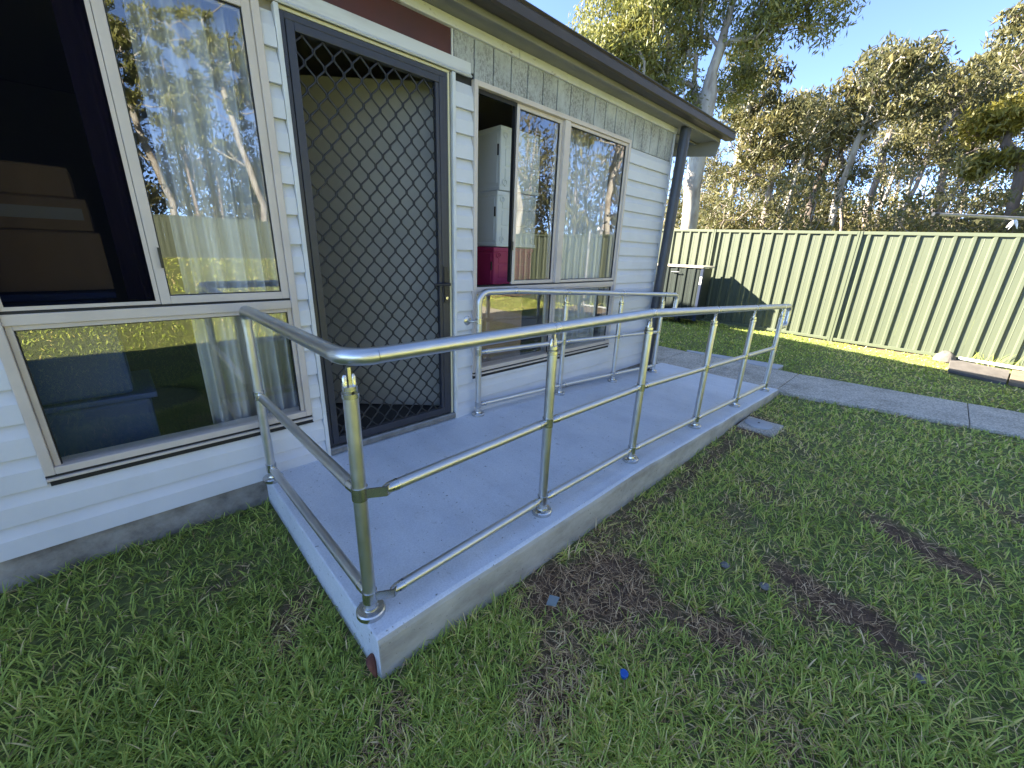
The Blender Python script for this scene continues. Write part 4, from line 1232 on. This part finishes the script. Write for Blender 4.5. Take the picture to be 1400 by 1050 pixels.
def tree(name, label, cat, trunk, r0, blobs, nattr, leaf, bark, nleaf, lsize, seed, group=None, wig=0.12, tipr=0.017, clump=(0.42, 0.30), seg=7):
    """blobs: list of (centre, radii, weight)"""
    rng = np.random.default_rng(seed)
    trunk = np.array(trunk, float)
    # resample trunk
    tt = []
    for a, c in zip(trunk, trunk[1:]):
        m_ = max(2, int(np.linalg.norm(c - a) / 0.8))
        for s in range(m_):
            tt.append(a + (c - a) * s / m_ + rng.normal(0, 0.03, 3) * (len(tt) > 0))
    tt.append(trunk[-1])
    at_ = []
    wsum = sum(b_[2] for b_ in blobs)
    for c, rr_, w in blobs:
        m_ = max(1, int(nattr * w / wsum))
        p = rng.normal(0, 1, (m_, 3)); p /= np.linalg.norm(p, axis=1, keepdims=True)
        p *= rng.random((m_, 1)) ** 0.4
        at_.append(np.array(c) + p * np.array(rr_))
    at_ = np.concatenate(at_)
    P, par = skeleton(tt, at_, rng, wig)
    n = len(P)
    w = np.zeros(n)
    kids = np.zeros(n, int)
    for i in range(n):
        if par[i] >= 0: kids[par[i]] += 1
    for i in range(n - 1, -1, -1):
        if kids[i] == 0: w[i] += 1
        if par[i] >= 0: w[par[i]] += w[i]
    nt_ = len(tt)
    rad = tipr * np.maximum(w, 1) ** 0.5
    ws = w[0] ** 0.5 * tipr
    rad = rad * np.where(rad > 0, 1, 1)
    scale = r0 / ws
    rad = np.where(np.arange(n) < nt_, np.maximum(rad * scale, r0 * 0.25 * (1 - np.arange(n) / max(1, nt_) * 0.7)), rad * (1 + (scale - 1) * np.clip(w / w[0] * 3, 0, 1)))
    base = Vector(tt[0])
    t = thing(name, label, cat, base, group)
    mb = MB()
    # trunk as one tube, every branch edge as its own tapered tube
    mb.tube([Vector(p) for p in P[:nt_]], [float(q) * (1.25 if i == 0 else 1) for i, q in enumerate(rad[:nt_])], seg + 3)
    chains = []
    used = set(range(nt_))
    for i in range(nt_, n):
        if i in used: continue
        ch = [par[i], i]; used.add(i); q = i
        while True:
            nx_ = [j for j in range(q + 1, min(n, q + 2)) if par[j] == q and j not in used]
            if not nx_: break
            q = nx_[0]; used.add(q); ch.append(q)
        chains.append(ch)
    for ch in chains:
        rr_ = [float(min(rad[ch[0]], rad[ch[1]] * 1.15))] + [float(rad[j]) for j in ch[1:]]
        mb.tube([Vector(P[j]) for j in ch], rr_, seg - 2 if rr_[0] > 0.03 else 4, cap=False)
    mb.build('trunk', bark, t, smooth=True)
    k = len(at_)
    c = at_
    v, f, tint = leaf_quads(c, nleaf, np.tile(np.array([clump[0], clump[0], clump[1]]), (k, 1)) * rng.uniform(0.6, 1.35, (k, 1)), lsize[0], lsize[1], rng)
    npmesh('crown', v, f, tint, leaf, t)
    return t
G2 = -0.2
def at(u, v, D):
    """world point seen at photo position (u, v), D metres away over the ground"""
    d = CR * ((u - 700) / 551.284) - CU * ((v - 525) / 551.284) + CF
    return Vector((-0.729, -2.277, 1.163)) + d * (D / math.hypot(d.x, d.y))
def gum(label, D, base, trunk, r0, blobs, nattr, leaf, bark, nleaf, lsize, seed, **kw):
    b0 = at(base[0], 312, D); b0.z = G2
    tr = [b0] + [at(u, v, D) for u, v in trunk]
    bl = []
    for bb in blobs:
        u, v, r_, w = bb[:4]
        c = at(u, v, D + (bb[4] if len(bb) > 4 else 0))
        dep = (c - Vector((-0.729, -2.277, 1.163))).dot(CF)
        r_ = r_ * dep / 551.284
        bl.append((c, (r_, r_, r_ * kw.get('flat', 0.75)), w))
    kw.pop('flat', None)
    return tree('gum_tree', label, 'tree', tr, r0, bl, nattr, leaf, bark, nleaf, lsize, seed, **kw)
gum('big pale barked gum with yellow green crown rising behind the gutter end', 16.0, (942,), [(949, 260), (960, 170), (975, 95), (992, 40), (1010, -40), (1020, -110)], 0.26,
    [(868, 50, 78, 6), (828, 85, 42, 2.4, -1), (905, 140, 48, 2.4), (925, 15, 70, 3.5, 1), (860, -40, 75, 3), (985, -40, 60, 2), (1050, 25, 38, 1.4), (1120, 0, 42, 1.3), (1000, 110, 34, 1.0, 1.5), (850, 150, 40, 1.5, -1)],
    430, M['gumleaf'], M['bark'], 120, (0.18, 0.046), 5, wig=0.10, clump=(0.50, 0.50), flat=1.0)
gum('slim pale gum with grey green crown just right of the big gum', 20.5, (1000,), [(1004, 250), (1018, 170), (1030, 110)], 0.12,
    [(1042, 120, 42, 3), (1075, 165, 36, 2), (1018, 85, 28, 1), (1005, 170, 26, 1)], 90, M['darkleaf'], M['bark'], 46, (0.25, 0.065), 9)
gum('dark stemmed gum with rust tipped spreading crown right of the big gum', 22, (1104,), [(1112, 270), (1128, 225), (1138, 180)], 0.16,
    [(1062, 205, 42, 2), (1112, 165, 46, 3), (1168, 135, 38, 2), (1088, 245, 30, 1)], 130, M['brownleaf'], M['barkdark'], 28, (0.26, 0.066), 12, wig=0.14)
gum('white stemmed leaning gum in front of the dark stemmed one', 21, (1136,), [(1150, 255), (1172, 195), (1192, 140)], 0.10,
    [(1198, 105, 42, 3), (1245, 85, 36, 2), (1180, 165, 30, 1.2), (1252, 140, 32, 1.4)], 130, M['darkleaf'], M['bark'], 26, (0.25, 0.065), 15, wig=0.10)
gum('tall grey gum with wind swept crown in the centre of the tree line', 30, (1182,), [(1200, 240), (1222, 160), (1232, 110)], 0.16,
    [(1218, 90, 40, 3), (1262, 108, 34, 2), (1200, 145, 36, 1.6)], 130, M['brownleaf'], M['barkgrey'], 28, (0.34, 0.085), 21)
gum('thin gum with sparse see-through crown left of the clothesline arm', 26, (1280,), [(1290, 240), (1308, 175), (1318, 140)], 0.13,
    [(1288, 150, 38, 2.4), (1332, 132, 34, 2), (1268, 200, 32, 1.4), (1315, 205, 28, 1)], 130, M['darkleaf'], M['barkgrey'], 22, (0.30, 0.075), 24)
gum('crooked black stemmed tree with yellow green crown at the right edge', 20, (1393,), [(1390, 258), (1400, 222), (1378, 194), (1374, 174)], 0.14,
    [(1368, 160, 34, 3), (1398, 148, 30, 2), (1340, 182, 22, 1.2), (1346, 226, 24, 1.2), (1385, 215, 22, 0.6)], 120, M['yellowleaf'], M['barkdark'], 52, (0.22, 0.058), 27, wig=0.12, clump=(0.5, 0.25), flat=0.5)
gum('tallest gum at the right edge rising behind the yellow green tree', 36, (1424,), [(1425, 200), (1405, 120), (1398, 70)], 0.2,
    [(1346, 98, 30, 1.6), (1388, 72, 40, 3), (1402, 28, 30, 1.6), (1425, 90, 40, 2)], 120, M['brownleaf'], M['barkdark'], 26, (0.42, 0.10), 31)
gum('bent reddish stemmed tree close behind the fence left of the dark stemmed gum', 19.5, (1046,), [(1050, 265), (1060, 225), (1064, 200)], 0.11,
    [(1040, 192, 38, 3), (1082, 205, 32, 1.5), (1008, 232, 28, 1.2)], 90, M['brownleaf'], M['barkgrey'], 32, (0.23, 0.06), 35, wig=0.16)
gum('grey twin of thin stems with pale crown far behind the dark stemmed gum', 28, (1070,), [(1080, 245), (1095, 190), (1102, 160)], 0.12,
    [(1130, 172, 36, 2), (1092, 148, 32, 2), (1030, 158, 34, 1.6)], 100, M['darkleaf'], M['bark'], 30, (0.32, 0.08), 38)

# understory shrubs: four kinds, then copies
def shrub(label, loc, seed, leaf, h, w):
    rng = np.random.default_rng(seed)
    st = [(0, 0, 0), (rng.uniform(-.1, .1), rng.uniform(-.1, .1), h * 0.25)]
    bl = [((0, 0, h * 0.62), (w, w, h * 0.36), 3), ((w * 0.4, -w * 0.3, h * 0.4), (w * 0.8, w * 0.8, h * 0.25), 1.5)]
    t = tree('shrub', label, 'shrub', st, 0.06, bl, 90, leaf, M['twig'], 22, (0.20, 0.055), seed, group='scrub behind the fence', wig=0.2, tipr=0.008, clump=(0.42, 0.36), seg=6)
    t.location = loc
    return t
SL = 'brown olive scrub bush in the thicket behind the green fence'
SL2 = 'green scrub bush in the thicket behind the green fence'
protos = [shrub(SL, (15.5, 1.5, G2), 101, M['brownleaf'], 4.0, 1.5), shrub(SL2, (17.0, -1.2, G2), 102, M['darkleaf'], 4.6, 1.7), shrub(SL, (18.0, -4.0, G2), 103, M['brownleaf'], 3.4, 1.6)]
rng = np.random.default_rng(55)
spots = []
for i in range(52):
    d = rng.uniform(15.5, 30)
    k = 0.40 + 1.08 * (i + rng.random()) / 52
    spots.append((-0.729 + d * (0.737 + k * 0.723), -2.277 + d * (0.7745 - k * 0.69)))
for i, (x, y) in enumerate(spots):
    c = copy_tree(protos[i % 3])
    c.location = (x, y, G2)
    c.rotation_euler = (0, 0, rng.uniform(0, 6.3))
    s = rng.uniform(0.8, 1.35)
    c.scale = (s, s, s * rng.uniform(0.85, 1.15))
SLIM = 'slim pale stemmed gum among the trees behind the green fence'
ga = tree('slim_gum', SLIM, 'tree', [(17.3, 2.6, G2), (17.5, 2.5, 2.0), (17.9, 2.4, 4.2), (18.1, 2.2, 5.8)], 0.055,
          [((18.1, 2.3, 5.6), (0.9, 1.0, 1.0), 3), ((17.8, 2.7, 4.2), (0.7, 0.7, 0.6), 1)], 60, M['darkleaf'], M['bark'], 42, (0.16, 0.042), 301, group='slim gums behind the fence', wig=0.16, tipr=0.008)
gc = tree('slim_gum', SLIM, 'tree', [(20.0, -0.6, G2), (20.0, -0.5, 2.2), (20.4, -0.8, 4.6), (20.7, -1.2, 6.6)], 0.065,
          [((20.7, -1.0, 6.6), (1.1, 1.2, 0.8), 3), ((20.3, -0.4, 5.0), (0.9, 0.9, 0.6), 1.5)], 80, M['brownleaf'], M['barkgrey'], 42, (0.17, 0.045), 302, group='slim gums behind the fence', wig=0.16, tipr=0.009)
rng = np.random.default_rng(58)
for i in range(20):
    d = rng.uniform(16, 26); k = 0.45 + 1.0 * (i + rng.random()) / 20
    c = copy_tree((ga, gc)[i % 2])
    c.location = (-0.729 + d * (0.737 + k * 0.723), -2.277 + d * (0.7745 - k * 0.69), G2)
    c.rotation_euler = (0, 0, rng.uniform(0, 6.3)); q = rng.uniform(0.8, 1.35); c.scale = (q, q, q)
# the far woodland that closes the view reads as one mass
def belt(name, pts, hmin, hmax, nper, seed, leaf):
    rng = np.random.default_rng(seed)
    V, F, T = [], [], []
    o = 0
    mb = MB()
    for (x, y) in pts:
        h = rng.uniform(hmin, hmax)
        k = 14
        c = np.stack([x + rng.normal(0, 1.4, k), y + rng.normal(0, 1.3, k), h * rng.uniform(0.25, 1.0, k)], -1)
        v, f, t = leaf_quads(c, nper, np.tile(np.array([1.0, 1.0, 0.7]), (k, 1)) * rng.uniform(0.6, 1.3, (k, 1)), 0.36, 0.10, rng)
        V.append(v); F.append(f + o); T.append(t); o += len(v)
        lean = rng.normal(0, 0.6, 2)
        mb.tube([(x, y, -0.3), (x + lean[0] * .5, y + lean[1] * .5, h * .5), (x + lean[0], y + lean[1], h * 0.95)], [0.11, 0.08, 0.02], 6, cap=False)
        for q in range(5):
            z = h * rng.uniform(0.3, 0.75); a = rng.uniform(0, 6.3)
            mb.tube([(x, y, z), (x + math.cos(a) * 1.0, y + math.sin(a) * 1.0, z + h * 0.12), (x + math.cos(a) * 1.5, y + math.sin(a) * 1.5, z + h * 0.26)], [0.04, 0.025, 0.008], 4, cap=False)
    npmesh(name, np.concatenate(V), np.concatenate(F), np.concatenate(T), leaf, kind='stuff')
    mb.build('woodland_trunks', M['barkgrey'], kind='stuff', smooth=True)
rng = np.random.default_rng(91)
pts = []
for i in range(120):
    d = rng.uniform(26, 44); k = rng.uniform(0.25, 1.75)
    pts.append((-0.729 + d * (0.737 + k * 0.723), -2.277 + d * (0.7745 - k * 0.69)))
belt('woodland', pts, 4.5, 8.5, 30, 92, M['brownleaf'])

# trees beyond the far lawn fence (they show in the window panes)
RL = 'gum tree standing beyond the far lawn fence, seen mirrored in the windows'
tA = tree('gum_tree', RL, 'tree', [(6.0, -25.5, 0.3), (6.2, -25.6, 3.0), (5.6, -25.8, 6.0), (5.2, -26, 9.0)], 0.16,
          [((5.0, -26, 10), (3.0, 2.4, 2.6), 4), ((7.2, -25.6, 8), (1.8, 1.8, 1.5), 2), ((3.6, -25.6, 6.6), (1.6, 1.6, 1.3), 1.6)], 100, M['gumleaf'], M['bark'], 80, (0.30, 0.08), 201, group='gums beyond the far lawn fence', wig=0.18)
tB = tree('gum_tree', RL, 'tree', [(-2.0, -26.5, 0.3), (-2.3, -26.4, 4.0), (-1.8, -26.6, 8.0), (-1.6, -26.8, 11.0)], 0.15,
          [((-1.8, -26.6, 11), (2.6, 2.4, 3.0), 4), ((-3.0, -26, 7.6), (1.7, 1.7, 1.4), 1.5), ((-0.4, -26.2, 7.0), (1.6, 1.6, 1.3), 1.5)], 100, M['darkleaf'], M['bark'], 80, (0.30, 0.08), 202, group='gums beyond the far lawn fence', wig=0.14)
rng = np.random.default_rng(66)
for i, (x, y) in enumerate(((2.2, -27.5), (-6.5, -27.0), (10.5, -26.0), (-10.5, -28), (13.5, -23.0), (14.0, -17.5), (13.0, -12.0), (15.5, -8.5), (0.3, -29.5), (8.0, -29.0))):
    c = copy_tree((tA, tB)[i % 2])
    c.location = (x, y, 0.2)
    c.rotation_euler = (0, 0, rng.uniform(0, 6.3)); s = rng.uniform(0.75, 1.1); c.scale = (s, s, s)
pts = [(rng.uniform(-22, 18), rng.uniform(-38, -28)) for i in range(110)] + [(rng.uniform(17, 30), rng.uniform(-28, -7)) for i in range(40)]
belt('woodland', pts, 4.5, 10.5, 44, 93, M['darkleaf'])
